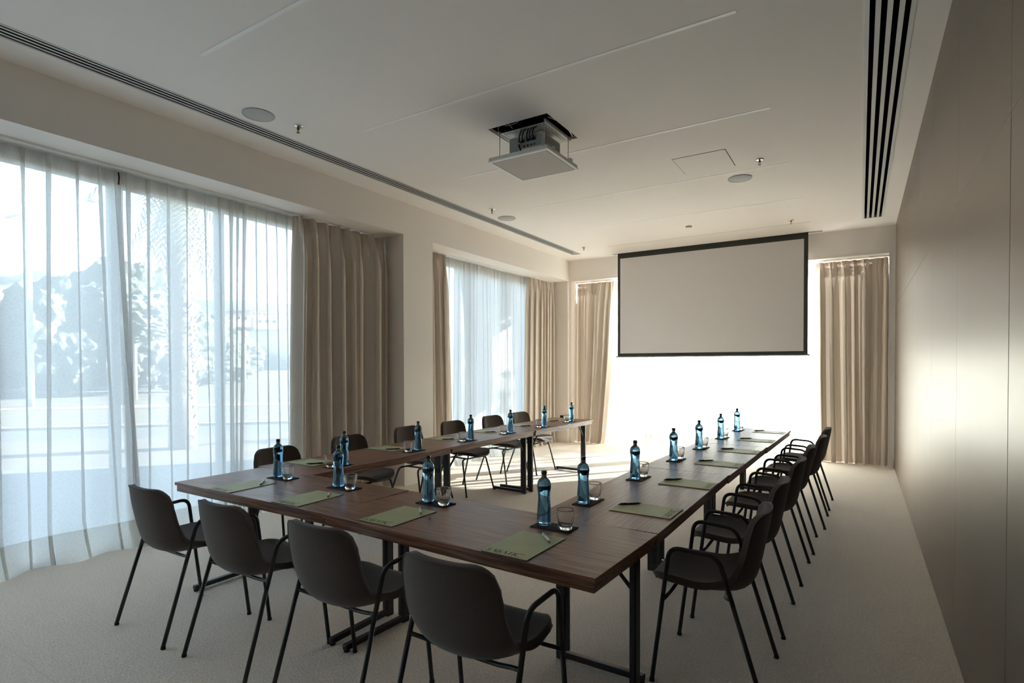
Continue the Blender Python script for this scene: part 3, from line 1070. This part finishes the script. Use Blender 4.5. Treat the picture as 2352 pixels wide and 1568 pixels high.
proto = {'folder': make_folder(), 'pen_pale': make_pen(1), 'pen_black_backlit': make_pen(0), 'mat': make_mat(), 'bottle': make_bottle(), 'glass': make_glass()}
used = set()
def put(kind, x, y, z, rz, label, cat, grp):
    p = proto[kind]
    if kind not in used:
        used.add(kind)
        p.location = (x, y, z)
        p.rotation_euler = (0, 0, rz)
        o = p
    else:
        o = copy_tree(p, (x, y, z), rz)
    tag(o, label, cat, grp)
    return o
ordn = ['first', 'second', 'third', 'fourth', 'fifth', 'last']
near_w = ['at the leftmost near-side place', 'at the near-side place second from left', 'at the near-side place third from left', 'at the rightmost near-side place, closest to camera']
right_w = ['at the right-hand arm\'s place nearest the camera', 'at the right-hand arm\'s second place', 'at the right-hand arm\'s third place', 'at the right-hand arm\'s fourth place', 'at the right-hand arm\'s fifth place', 'at the right-hand arm\'s last place, towards the screen']
left_w = [w_.replace('right-hand', 'left-hand') for w_ in right_w]
def setting(fx, fy, fwd_a, where, pen, du=0., mat_f=.30, jr=0., bspin=0.):
    """folder centre fx, fy; fwd_a = direction the sitter faces, measured from +y"""
    def at(u, v):
        dx, dy = rotz(u, v, fwd_a)
        return fx + dx, fy + dy
    put('folder', fx, fy, Z_T, fwd_a + math.radians(jr), 'sage green card folder ' + where, 'folder', 'green folders at the places')
    px, py = at(.047, .108)
    put('pen_pale' if pen else 'pen_black_backlit', px, py, Z_T + .0040 + .0054, fwd_a + math.radians(-46), ('pale metal pen lying on the green folder ' if pen else 'pen coloured backlit black on green folder ') + where, 'pen', 'pens on the folders')
    mx, my = at(du, mat_f)
    put('mat', mx, my, Z_T, fwd_a + math.radians(jr * .3), 'black serving mat ' + where, 'mat', 'black serving mats')
    bx, by = at(du - .056, mat_f + .005)
    put('bottle', bx, by, Z_T + .005, fwd_a + bspin, 'blue glass water bottle ' + where, 'bottle', 'blue water bottles')
    gx, gy = at(du + .064, mat_f - .008)
    put('glass', gx, gy, Z_T + .005, fwd_a, 'ribbed clear tumbler ' + where, 'glass', 'ribbed tumblers')
for (x, y, jr), w_, du in zip([(-3.312, 2.062, -3), (-2.682, 2.070, -3), (-1.975, 2.068, 1), (-1.202, 2.012, 2)], near_w, (.0, -.035, -.005, -.012)):
    setting(x, y, 0, w_, 1, du, .292, -jr * .5, bspin=random.uniform(-.3, .3))
for (x, y), w_ in zip([(-.950, 2.838), (-.932, 3.612), (-.920, 4.468), (-.902, 5.215), (-.886, 6.055), (-.872, 6.868)], right_w):
    setting(x, y, PI / 2, w_, 0, -.004, .328, -1, bspin=-1.0 + random.uniform(-.3, .3))
for (x, y), w_ in zip([(-3.668, 2.862), (-3.685, 3.72), (-3.683, 4.512), (-3.668, 5.248), (-3.645, 6.005), (-3.640, 6.752)], left_w):
    setting(x, y, -PI / 2, w_, 0, .005, .318, 1, bspin=1.9 + random.uniform(-.3, .3))

# ------------------------------------------------------------------ PROJECTION SCREEN
sc = empty('projection_screen', (0, 0, 0))
tag(sc, 'large white projection screen with black border hanging at the far wall', 'screen')
SX0, SX1, SZ0, SZ1, SY = -3.762, -.688, 1.672, 3.535, 9.634
obj('black_border', slab(SX0, SX1, SZ0 - .004, SZ1, SY, SY + .002, [(SX0 + .048, SX1 - .058, SZ0 + .045, ZC - .088)], (0, 2, 1)), 'screen_black', sc)
obj('white_surface', boxm(SX0 + .047, SX1 - .057, SY + .0002, SY + .0016, SZ0 + .044, ZC - .087), 'screen', sc)
obj('weight_bar', boxm(SX0 - .022, SX1 + .022, SY - .010, SY + .014, SZ0 - .026, SZ0 - .003, bev=.004), 'screen_bar', sc)
for xx in (SX0 - .03, SX1 + .022):
    obj('end_cap', boxm(xx, xx + .008, SY - .012, SY + .016, SZ0 - .030, SZ0 - .001, bev=.002), 'screen_bar', sc)
bm = bmesh.new()
tube(bm, [(SX0 - .02, SY + .012, ZC + .07), (SX1 + .02, SY + .012, ZC + .07)], .048, 20)
obj('roller', bm, 'screen_bar', sc, True)

# ------------------------------------------------------------------ CEILING AIR SLOTS, LIGHT STRIPS, SPEAKERS, SPRINKLERS
def air_slot(box4, label, n=4, fl_=.022, blade=.020, front=False):
    x0, x1, y0, y1 = box4
    e = empty('air_slot_diffuser', ((x0 + x1) / 2, (y0 + y1) / 2, ZC))
    tag(e, label, 'air vent', 'linear air diffusers')
    cx_, cy_ = (x0 + x1) / 2, (y0 + y1) / 2
    def bx(a, b, c, d, z0, z1):
        return boxm(a - cx_, b - cx_, c - cy_, d - cy_, z0 - ZC, z1 - ZC)
    obj('plenum', bx(x0 + .001, x1 - .001, y0 + .001, y1 - .001, ZC + .07, ZC + .075), 'black_gap', e)
    b = bmesh.new()
    box(b, x0 + .0005 - cx_, x0 + .003 - cx_, y0 - cy_, y1 - cy_, .004, .07)
    box(b, x1 - .003 - cx_, x1 - .0005 - cx_, y0 - cy_, y1 - cy_, .004, .07)
    obj('plenum_side', b, 'black_gap', e)
    obj('flange', bx(x0 - fl_, x0 + .002, y0 - fl_, y1 + fl_, ZC - .003, ZC + .004), 'blade_edge', e)
    obj('flange', bx(x1 - .002, x1 + fl_, y0 - fl_, y1 + fl_, ZC - .003, ZC + .004), 'blade_edge', e)
    obj('flange', bx(x0 + .002, x1 - .002, y1 - .002, y1 + fl_, ZC - .003, ZC + .004), 'blade_edge', e)
    pitch = (x1 - x0 + blade) / n
    for k in range(1, n):
        xc = x0 - blade / 2 + pitch * k
        obj('blade', bx(xc - blade / 2, xc + blade / 2, y0, y1 - .002, ZC - .001, ZC + .0015), 'blade', e)
    return e
air_slot(SL, 'long four-slot air diffuser running along the left side of the ceiling', fl_=.016, blade=.018)
air_slot(SR, 'four-slot air diffuser along the right side of the ceiling by the panels', fl_=.022, blade=.027)
strip_words = ['linear ceiling light strip nearest the camera, at the top left of the photo', 'second linear ceiling light strip, just before the projector hatch', 'third linear ceiling light strip, just beyond the projector', 'fourth linear ceiling light strip, crossing beside the square hatch', 'fifth linear ceiling light strip, in front of the screen']
for (x0, x1, y0, y1), w_ in zip(strips, strip_words):
    e = empty('linear_light', ((x0 + x1) / 2, (y0 + y1) / 2, ZC))
    tag(e, w_ + ', unlit', 'light', 'linear ceiling lights')
    L_ = (x1 - x0) / 2
    obj('diffuser', boxm(-L_ + .001, L_ - .001, -.0138, .0138, -.0025, .0035), 'strip', e)
spk = [((-4.122, 2.733), 'round flush ceiling speaker nearest the camera, above the near window'), ((-4.134, 6.46), 'round flush ceiling speaker beyond the pier on the left'), ((-1.12, 6.443), 'round flush ceiling speaker to the right, beside the sprinkler')]
for (x, y), w_ in spk:
    e = empty('ceiling_speaker', (x, y, ZC))
    tag(e, w_, 'speaker', 'ceiling speakers')
    bm = bmesh.new()
    lathe(bm, [(.001, -.006), (.112, -.006), (.115, -.004), (.115, 0)], 48)
    obj('grille', bm, 'grille', e, True)
    bm = bmesh.new()
    lathe(bm, [(.116, 0), (.1165, -.0075), (.121, -.0075), (.1225, 0)], 48, False, False)
    obj('rim', bm, 'grille', e, True)
spr = [((-4.041, 3.046), 'chrome sprinkler head nearest the camera, beside the near round speaker'), ((-4.055, 5.983), 'sprinkler head on the left, just before the second round speaker'), ((-.854, 5.965), 'sprinkler head on the right, between the hatch and the air slot'), ((-.834, 8.677), 'sprinkler head above the right end of the screen'), ((-4.022, 8.732), 'sprinkler head near the far left corner')]
for (x, y), w_ in spr:
    e = empty('sprinkler', (x, y, ZC))
    tag(e, w_, 'sprinkler', 'ceiling sprinklers')
    bm = bmesh.new()
    lathe(bm, [(.012, -.012), (.030, -.010), (.040, -.004), (.041, 0)], 28)
    obj('escutcheon', bm, 'chrome', e, True)
    bm = bmesh.new()
    lathe(bm, [(.008, -.030), (.011, -.028), (.011, -.012)], 16)
    obj('body', bm, 'brass', e, True)
    bm = bmesh.new()
    for s in (-1, 1):
        tube(bm, [(s * .009, 0, -.028), (s * .012, 0, -.040), (s * .003, 0, -.052)], .0018, 6)
    tube(bm, [(0, 0, -.030), (0, 0, -.050)], .0022, 6)
    obj('frame_arms', bm, 'brass', e, True)
    bm = bmesh.new()
    lathe(bm, [(.003, -.058), (.014, -.056), (.015, -.054), (.003, -.053)], 16)
    obj('deflector', bm, 'brass', e, True)
e = empty('smoke_detector', (-2.131, 8.251, ZC))
tag(e, 'small round white smoke detector above the screen', 'smoke detector')
bm = bmesh.new()
lathe(bm, [(.045, -.012), (.050, -.008), (.050, 0)], 28)
obj('base', bm, 'trim_white', e, True)
bm = bmesh.new()
lathe(bm, [(.040, -.020), (.041, -.012)], 28)
obj('sensing_gap', bm, 'gap', e, True)
bm = bmesh.new()
lathe(bm, [(.018, -.033), (.036, -.030), (.043, -.020)], 28)
obj('cover', bm, 'trim_white', e, True)

# ------------------------------------------------------------------ PROJECTOR LIFT
X0h, X1h, Y0h, Y1h = HOLE
lift = empty('projector_lift', ((X0h + X1h) / 2, (Y0h + Y1h) / 2, 3.24))
tag(lift, 'lowered projector lift with white square closure panel under the ceiling hole', 'projector lift')
LX, LY = (X0h + X1h) / 2, (Y0h + Y1h) / 2
def lb(a, b, c, d, z0, z1, **k):
    return boxm(a - LX, b - LX, c - LY, d - LY, z0 - 3.24, z1 - 3.24, **k)
obj('closure_panel', lb(X0h + .028, X1h - .018, Y0h + .020, Y1h - .030, 3.2415, 3.2475), 'closure', lift)
bm = bmesh.new()
a0, a1, b0, b1 = X0h + .002, X1h + .012, Y0h - .006, Y1h - .004
for q in ((a0, a1, b0, b0 + .022), (a0, a1, b1 - .022, b1), (a0, a0 + .022, b0 + .022, b1 - .022), (a1 - .022, a1, b0 + .022, b1 - .022)):
    box(bm, q[0] - LX, q[1] - LX, q[2] - LY, q[3] - LY, 0, .008)
obj('panel_frame', bm, 'frame_white', lift)
bm = bmesh.new()
a0, a1, b0, b1 = X0h + .008, X1h + .002, Y0h + .002, Y1h - .010
for q in ((a0, a1, b0, b0 + .003), (a0, a1, b1 - .003, b1), (a0, a0 + .003, b0 + .003, b1 - .003), (a1 - .003, a1, b0 + .003, b1 - .003)):
    box(bm, q[0] - LX, q[1] - LX, q[2] - LY, q[3] - LY, .008, .040)
obj('panel_upstand', bm, 'proj_white', lift)
for yy in (Y0h + .10, Y1h - .16):
    obj('latch', lb(X1h - .012, X1h + .010, yy, yy + .04, 3.275, 3.300, bev=.003), 'proj_white', lift)
for x, y in ((X0h + .055, Y0h + .10), (X1h - .045, Y0h + .04), (X1h - .050, Y1h - .09), (X0h + .055, Y1h - .09)):
    bm = bmesh.new()
    tube(bm, [(x - LX, y - LY, .008), (x - LX, y - LY, .275)], .0035, 8)
    obj('lift_rod', bm, 'steel', lift, True)
# mounting tray with its two rows of holes
tz = 3.515
hl = []
for r_ in range(2):
    for k in range(13):
        hl.append((-2.64 + k * .032 + .006 * r_, -2.64 + k * .032 + .006 * r_ + .012, 4.082 + r_ * .022, 4.094 + r_ * .022))
        hl.append((-2.275 + r_ * .022, -2.263 + r_ * .022, 4.13 + k * .028, 4.142 + k * .028))
tr = slab(X0h + .055, X1h - .080, Y0h + .108, Y1h - .01, tz, tz + .002, hl, (0, 1, 2))
bmesh.ops.translate(tr, verts=tr.verts[:], vec=(-LX, -LY, -3.24))
obj('mounting_tray', tr, 'proj_white', lift)
for xx in (X0h + .038, X1h - .076):
    obj('side_rail', lb(xx, xx + .014, Y0h + .100, Y1h - .01, tz - .004, tz + .020), 'proj_white', lift)
for p, q in (((X1h - .03, Y0h + .08, 3.535), (X1h - .01, Y1h - .05, 3.60)), ((X1h - .03, Y1h - .05, 3.535), (X1h - .005, Y0h + .12, 3.64)), ((X0h + .05, Y0h + .08, 3.535), (X0h + .02, Y0h + .16, 3.64))):
    bm = bmesh.new()
    tube(bm, [(p[0] - LX, p[1] - LY, p[2] - 3.24), (q[0] - LX, q[1] - LY, q[2] - 3.24)], .004, 6)
    obj('scissor_arm', bm, 'steel', lift, True)
for k, pts in enumerate([[(-2.66, 4.03, 3.60), (-2.58, 4.02, 3.545), (-2.46, 4.03, 3.55), (-2.40, 4.06, 3.66)], [(-2.56, 4.0, 3.66), (-2.555, 4.02, 3.56), (-2.53, 4.05, 3.525)]]):
    bm = bmesh.new()
    tube(bm, [(p[0] - LX, p[1] - LY, p[2] - 3.24) for p in fillet([Vector(p) for p in pts], .05)], .003, 6)
    obj('void_cable', bm, 'pale_cable', lift, True)
# the hole's plenum box
bm = slab(X0h - .10, X1h + .10, Y0h - .10, Y1h + .10, ZC + .34, ZC + .345, [], (0, 1, 2))
for q in ((X0h - .10, X1h + .10, Y0h - .10, Y0h - .095), (X0h - .10, X1h + .10, Y1h + .095, Y1h + .10), (X0h - .10, X0h - .095, Y0h - .095, Y1h + .095), (X1h + .095, X1h + .10, Y0h - .095, Y1h + .095)):
    box(bm, q[0], q[1], q[2], q[3], ZC + .031, ZC + .34)
obj('hatch_lining', bm, 'black_gap', ce)
# the projector itself
pj = empty('projector', (-2.435, 4.275, 3.325))
tag(pj, 'white video projector hanging inside the ceiling lift, cables in its back', 'projector')
pw, pd, ph_ = .165, .165, .150
obj('body', boxm(-pw, pw, -pd, pd, .0, ph_, bev=.012), 'proj_white', pj)
bk = obj('connector_panel', boxm(-pw + .105, pw - .012, -pd - .003, -pd + .001, .035, ph_ - .018), 'proj_grey', pj)
b = bmesh.new()
for k in range(4):
    box(b, -.02 + k * .034, -.006 + k * .034, -pd - .006, -pd - .002, .045, .057)
for k in range(3):
    box(b, -.045 + k * .055, -.012 + k * .055, -pd - .006, -pd - .002, .085, .108)
obj('ports', b, 'cable', bk)
obj('side_cover', boxm(-pw - .001, -pw + .095, -pd - .004, -pd + .03, .012, ph_ - .01, bev=.01), 'proj_grey', pj)
for k in range(11):
    obj('vent_slat', boxm(pw - .001, pw + .004, -pd + .045, pd - .02, .022 + k * .010, .0265 + k * .010), 'proj_white', pj)
obj('vent_recess', boxm(pw - .002, pw + .0006, -pd + .045, pd - .02, .018, .132), 'gap', pj)
for k in range(7):
    bm = bmesh.new()
    box(bm, .0 + k * .016, .008 + k * .016, -.12, -.10, -.0015, .001)
    obj('underside_slot', bm, 'gap', pj)
bm = bmesh.new()
lathe(bm, [(.030, 0), (.034, .004), (.034, .03)], 24)
bmesh.ops.rotate(bm, verts=bm.verts[:], cent=(0, 0, 0), matrix=Matrix.Rotation(-PI / 2, 3, 'X'))
bmesh.ops.translate(bm, verts=bm.verts[:], vec=(.06, pd, .075))
obj('lens', bm, 'cable', pj, True)
for k, (a, b_, c_) in enumerate([(-.045, .09, .02), (-.015, .10, .05), (.03, .09, -.01), (.055, .10, .03), (.085, .09, .06)]):
    bm = bmesh.new()
    tube(bm, fillet([Vector((a, -pd, .09)), Vector((a, -pd - .04, .08 + .01 * k)), Vector((a + .01, -pd - .035, .17)), Vector((a + c_, -pd + .06, .24)), Vector((a + c_ + .03, 0, .33))], .04), .0055, 8)
    obj('cable', bm, 'cable', pj, True)
bm = bmesh.new()
tube(bm, fillet([Vector((-.06, -pd - .01, .07)), Vector((-.045, -pd - .035, .045)), Vector((-.030, -pd - .03, .0))], .02), .007, 8)
obj('cable_tie_loop', bm, 'cable', pj, True)

# wall socket near the far corner
sk = tag(obj('wall_socket', boxm(-.045, .045, -.010, 0, -.024, .024, bev=.002), 'socket'), 'small black double socket on the corner jamb behind the left tables', 'socket')
sk.location = (-4.93, 9.70, .505)
obj('socket_plate', boxm(-.040, .040, -.012, -.0101, -.019, .019), 'rubber', sk)

# ------------------------------------------------------------------ OUTDOORS
GZ = -.15
ax = Vector((math.sin(math.radians(43)), math.cos(math.radians(43)), 0))     # along the street
nx = Vector((-ax.y, ax.x, 0))                                                # away from the building
def street(n0, n1, e0=-120, e1=160, z0=GZ - .2, z1=GZ):
    bm = bmesh.new()
    vs = box(bm, e0, e1, n0, n1, z0, z1)
    mt = Matrix(((ax.x, nx.x, 0, 0), (ax.y, nx.y, 0, 0), (0, 0, 1, 0), (0, 0, 0, 1)))
    bmesh.ops.transform(bm, matrix=mt, verts=bm.verts[:])
    return bm
struct(obj('ground', boxm(-400, 400, -200, 400, -.6, GZ - .06), 'grass'), 'dry ground stretching away outside', 'ground')
struct(obj('terrace', street(-30, 10.6, -60, 90), 'terrace'), 'pale stone terrace outside the windows', 'terrace')
struct(obj('pavement', street(10.6, 14.6), 'pavement'), 'light paved path beyond the terrace', 'path')
struct(obj('road', street(14.6, 17.4, z1=GZ - .03), 'asphalt'), 'grey road beyond the paved path', 'road')
struct(obj('kerb', street(17.4, 17.7, z1=GZ + .04), 'kerb'), 'pale kerb on the far side of the road', 'kerb')
struct(obj('verge', street(17.7, 25.0, z1=GZ), 'grass'), 'dry grass verge behind the road', 'lawn')
struct(obj('far_path', street(25.0, 27.0, z1=GZ + .02), 'kerb'), 'pale path crossing the dry grass', 'path')
def blob(name, loc, rad, seed, mat, sub=5, rough=.30, parent=None, flat=1.0):
    bm = bmesh.new()
    bmesh.ops.create_icosphere(bm, subdivisions=sub, radius=1)
    off = Vector((seed * 3.1, seed * 1.7, seed))
    for v in bm.verts:
        n_ = v.co.normalized()
        k = 1 + rough * .32 * noise.noise(n_ * 2.6 + off) + .13 * noise.noise(n_ * 7 + off) + .07 * noise.noise(n_ * 17 + off)
        v.co = Vector((n_.x * rad[0], n_.y * rad[1], n_.z * rad[2])) * k
    o = obj(name, bm, mat, parent, False)
    o.location = loc
    return o
def leaf_crown(name, loc, rad, n, seed, mat, parent, size=.16):
    rnd = random.Random(seed)
    bm = bmesh.new()
    cl = [(Vector((rnd.gauss(0, .5), rnd.gauss(0, .5), rnd.gauss(0, .5))), rnd.uniform(.25, .5)) for _ in range(14)]
    for _ in range(n):
        c, r = rnd.choice(cl)
        p = c + Vector((rnd.gauss(0, 1), rnd.gauss(0, 1), rnd.gauss(0, 1))) * r * .5
        p = Vector((p.x * rad[0], p.y * rad[1], p.z * rad[2]))
        a = Vector((rnd.uniform(-1, 1), rnd.uniform(-1, 1), rnd.uniform(-1, 1))).normalized()
        b = a.orthogonal().normalized()
        s = size * rnd.uniform(.6, 1.3)
        vs = [bm.verts.new(p + a * s), bm.verts.new(p + b * s * .5), bm.verts.new(p - a * s), bm.verts.new(p - b * s * .5)]
        bm.faces.new(vs)
    o = obj(name, bm, mat, parent)
    o['kind'] = 'stuff'
    o.location = loc
    return o
def trunk(pts, r0, r1, parent, mat='bark'):
    bm = bmesh.new()
    tube(bm, pts, r0, 10, rfun=lambda t: r0 + (r1 - r0) * t)
    return obj('trunk', bm, mat, parent, True)
def tree(x, y, h, r, seed, label, grp='trees across the road'):
    e = empty('tree', (x, y, GZ - .05))
    tag(e, label, 'tree', grp)
    trunk([(0, 0, 0), (.1, .1, h * .3), (-.1, .05, h * .7)], r * .09, r * .04, e)
    blob('crown', (0, 0, h * .55), (r * 1.12, r * 1.12, h * .48), seed, 'leaf_far', 5, .6, e)
    return e
def polar(az_dir, d, z=0):
    v = Vector((az_dir[0], az_dir[1], 0)).normalized()
    return v.x * d, v.y * d
tspec = [((-.955, .30), 52, 6.0, 3.0, 'broad low tree behind the street lamp'), ((-.945, .328), 40, 6.4, 2.6, 'rounded tree just right of the street lamp'), ((-.933, .36), 50, 7.5, 3.0, 'dense grey green tree in the middle of the clump'),
         ((-.919, .394), 40, 7.6, 2.6, 'tallest tree of the clump outside the near window'), ((-.906, .423), 50, 6.8, 3.0, 'tree on the right shoulder of the clump'), ((-.893, .449), 43, 5.8, 2.5, 'tree beside the palm trunk, to its left'),
         ((-.878, .478), 55, 6.0, 3.1, 'lower tree just right of the palm trunk'), ((-.862, .506), 62, 5.0, 3.1, 'low bushy tree further right of the palm'), ((-.968, .25), 47, 4.8, 3.2, 'low tree at the left edge of the near window')]
for i, (d_, dist, h, r, lab) in enumerate(tspec):
    x, y = polar(d_, dist)
    tree(x, y, h, r, i + 1, lab)
# nearer bare-stemmed tree
e = empty('tree', (-26.5, 11.3, GZ))
tag(e, 'thin trunked tree standing on the verge', 'tree', 'trees across the road')
trunk([(0, 0, 0), (.05, 0, 1.5), (-.05, .1, 3.0)], .22, .14, e)
blob('crown', (0, 0, 3.9), (1.9, 1.9, 1.3), 31, 'leaf_far', 5, .6, e)
# palm
e = empty('palm_tree', (-11.56, 5.94, GZ))
tag(e, 'tall palm with shaggy trunk outside the near window', 'palm tree')
bm = bmesh.new()
pts = [(0.0, 0, 0), (.02, .0, 1.2), (.0, .02, 2.4), (-.02, .02, 3.6), (-.02, .04, 5.4)]
tube(bm, pts, .2, 14, rfun=lambda t: .26 - .08 * math.sin(PI * min(1, t * 1.2)) * .6 + .03 * math.sin(t * 60))
obj('trunk', bm, 'bark', e, True)
bm = bmesh.new()
rnd = random.Random(5)
for k in range(420):
    a = rnd.uniform(0, 2 * PI)
    z = rnd.uniform(.3, 4.7)
    r = .20 + rnd.uniform(0, .05)
    p = Vector((r * math.cos(a), r * math.sin(a), z))
    q = p + Vector((.10 * math.cos(a), .10 * math.sin(a), rnd.uniform(.08, .18)))
    t = Vector((-math.sin(a), math.cos(a), 0)) * .05
    bm.faces.new((bm.verts.new(p + t), bm.verts.new(p - t), bm.verts.new(q)))
o = obj('old_leaf_bases', bm, 'kerb', e)
o['kind'] = 'stuff'
for k in range(30):
    a = 2 * PI * k / 30 + rnd.uniform(-.1, .1)
    el = rnd.uniform(-1.4, -.5) if k % 3 else rnd.uniform(.2, 1.0)
    L_ = rnd.uniform(1.0, 1.35) if k % 3 else rnd.uniform(1.6, 2.1)
    bm = bmesh.new()
    prev = []
    N_ = 9
    for s in range(N_ + 1):
        t = s / N_
        hr = L_ * t * math.cos(el * .8) * (1 - .1 * t)
        z = 5.45 + L_ * t * math.sin(el) - .9 * t * t * L_ * .8
        prev.append(Vector((hr * math.cos(a), hr * math.sin(a), z)))
    side_ = Vector((-math.sin(a), math.cos(a), 0))
    for s in range(N_):
        for sg in (-1, 1):
            for m_ in range(2):
                p = prev[s].lerp(prev[s + 1], m_ * .5)
                w_ = .28 * math.sin(PI * min(1, (s + .6) / N_ * .95)) + .05
                tip = p + side_ * sg * w_ + (prev[s + 1] - prev[s]) * .9 + Vector((0, 0, -.22 * w_ * 2))
                q = prev[s].lerp(prev[s + 1], m_ * .5 + .22)
                bm.faces.new((bm.verts.new(p), bm.verts.new(q), bm.verts.new(tip)))
    obj('frond', bm, 'frond', e)
# street lamp
e = empty('street_lamp', (-28.7, 8.75, GZ))
tag(e, 'tall pale street lamp with a long curved arm outside the near window', 'street lamp')
bm = bmesh.new()
tube(bm, [(0, 0, 0), (0, 0, 3), (0, 0, 8.1)], .12, 12, rfun=lambda t: .15 - .05 * t)
obj('pole', bm, 'lamp_pole', e, True)
bm = bmesh.new()
tube(bm, [(-.2, -.75, 7.55), (0, 0, 7.9), (.35, 1.0, 8.4), (.6, 1.9, 8.8)], .05, 8)
obj('arm', bm, 'lamp_pole', e, True)
for p, q in (((-.35, -1.35, 7.38), (-.18, -.65, 7.62)), ((.58, 1.8, 8.78), (.75, 2.4, 8.98))):
    bm = bmesh.new()
    P0, P1 = Vector(p), Vector(q)
    tube(bm, [P0, P0.lerp(P1, .3), P0.lerp(P1, .8), P1], .1, 8, rfun=lambda t: .05 + .12 * math.sin(PI * t))
    obj('lamp_head', bm, 'lamp_pole', e, True)
for i, (d_, dist, h, lab) in enumerate([((-.885, .466), 34, 3.8, 'small lamp post to the right of the palm'), ((-.862, .507), 36, 3.6, 'small lamp post seen just before the dense fold'), ((-.846, .533), 38, 3.4, 'small lamp post near the drape edge'), ((-.915, .403), 33, 3.2, 'small lamp post left of the palm')]):
    x, y = polar(d_, dist)
    e = empty('lamp_post', (x, y, GZ))
    tag(e, lab, 'lamp post', 'small lamp posts across the road')
    bm = bmesh.new()
    tube(bm, [(0, 0, 0), (0, 0, h)], .08, 8)
    obj('pole', bm, 'lamp_pole', e, True)
    bm = bmesh.new()
    lathe(bm, [(.05, h), (.2, h + .1), (.24, h + .35), (.05, h + .45)], 12)
    obj('lantern', bm, 'lamp_pole', e, True)
# hills
def hill(name, label, c, rad, seed):
    bm = bmesh.new()
    bmesh.ops.create_icosphere(bm, subdivisions=5, radius=1)
    for v in bm.verts:
        n_ = v.co.normalized()
        k = 1 + .12 * noise.fractal(n_ * 2.4 + Vector((seed, 0, 0)), 1., 2., 5)
        v.co = Vector((n_.x * rad[0], n_.y * rad[1], n_.z * rad[2])) * k
    o = obj(name, bm, 'hill', None, True)
    o.location = c
    struct(o, label, 'hill')
x, y = polar((-.965, .262), 300)
hill('hill', 'wooded hill with white houses at the left of the view', (x, y, -8), (90, 70, 44), 1)
x, y = polar((-.84, .54), 420)
hill('hill', 'long low hill with scattered houses seen right of the palm', (x, y, -10), (190, 150, 50), 2)
x, y = polar((-.74, .67), 450)
hill('hill', 'hazy low hill behind the second window', (x, y, -14), (170, 140, 46), 3)
def house(d_, dist, z, w_, dd, h, label):
    x, y = polar(d_, dist)
    e = empty('house', (x, y, z), math.atan2(d_[1], d_[0]))
    tag(e, label, 'house', 'white houses on the hills')
    obj('wall', boxm(-dd / 2, dd / 2, -w_ / 2, w_ / 2, -h, h), 'house', e)
    bm = bmesh.new()
    box(bm, -dd / 2 - .4, dd / 2 + .4, -w_ / 2 - .4, w_ / 2 + .4, h, h + .5)
    obj('roof', bm, 'roof', e)
    for k in range(3):
        obj('window', boxm(-dd / 2 - .06, -dd / 2, -w_ * .36 + k * w_ * .28, -w_ * .36 + k * w_ * .28 + w_ * .14, h * .15, h * .7), 'asphalt', e)
for d_, dist, z, w_, h, lab in [((-.967, .256), 219, 19.8, 15, 3.0, 'white house at the far left on the left hill'), ((-.960, .279), 233, 21.4, 12, 2.4, 'white house second from left on the left hill'), ((-.955, .297), 218, 18.0, 12, 2.4, 'white house left of the lamp on the left hill'), ((-.949, .315), 236, 16.6, 9, 2.2, 'lowest house at the right end of the left hill'),
                                ((-.851, .525), 250, 19.6, 9, 2.4, 'left house on the distant hill right of the palm'), ((-.843, .538), 265, 20.8, 12, 2.4, 'long house on the distant hill right of the palm'), ((-.834, .551), 282, 24.0, 8, 2.6, 'upper house on the distant hill near the drape'), ((-.828, .561), 260, 19.4, 10, 2.2, 'right house on the distant hill near the drape')]:
    house(d_, dist, z, w_, 8, h, lab)
# outside the far window
e = empty('tree', (-4.55, 15.2, GZ))
tag(e, 'leafy tree dappling the sheer curtain below the screen', 'tree')
trunk([(0, 0, 0), (.05, .1, 1.0), (-.1, 0, 2.4)], .10, .05, e)
leaf_crown('leaves', (0, 0, 2.0), (1.5, 1.2, 1.45), 2600, 9, 'leaf', e, .10)
e = empty('tree', (.6, 15.4, GZ))
tag(e, 'leafy tree outside the far window whose shade falls on the sheers', 'tree')
trunk([(0, 0, 0), (.05, .1, 1.2), (-.1, 0, 2.9)], .10, .05, e)
leaf_crown('leaves', (0, 0, 2.9), (1.0, 1.0, 1.0), 900, 19, 'leaf', e, .13)
cl_ = tag(obj('concrete_column', boxm(-1.31, -1.11, 10.55, 10.75, GZ, 3.6, bev=.01), 'concrete'), 'grey concrete column standing outside the far window', 'column')
struct(obj('terrace_far', boxm(-14, 12, 10.5, 30, GZ - .05, GZ + .01), 'terrace'), 'sunlit stone terrace beyond the far window', 'terrace')
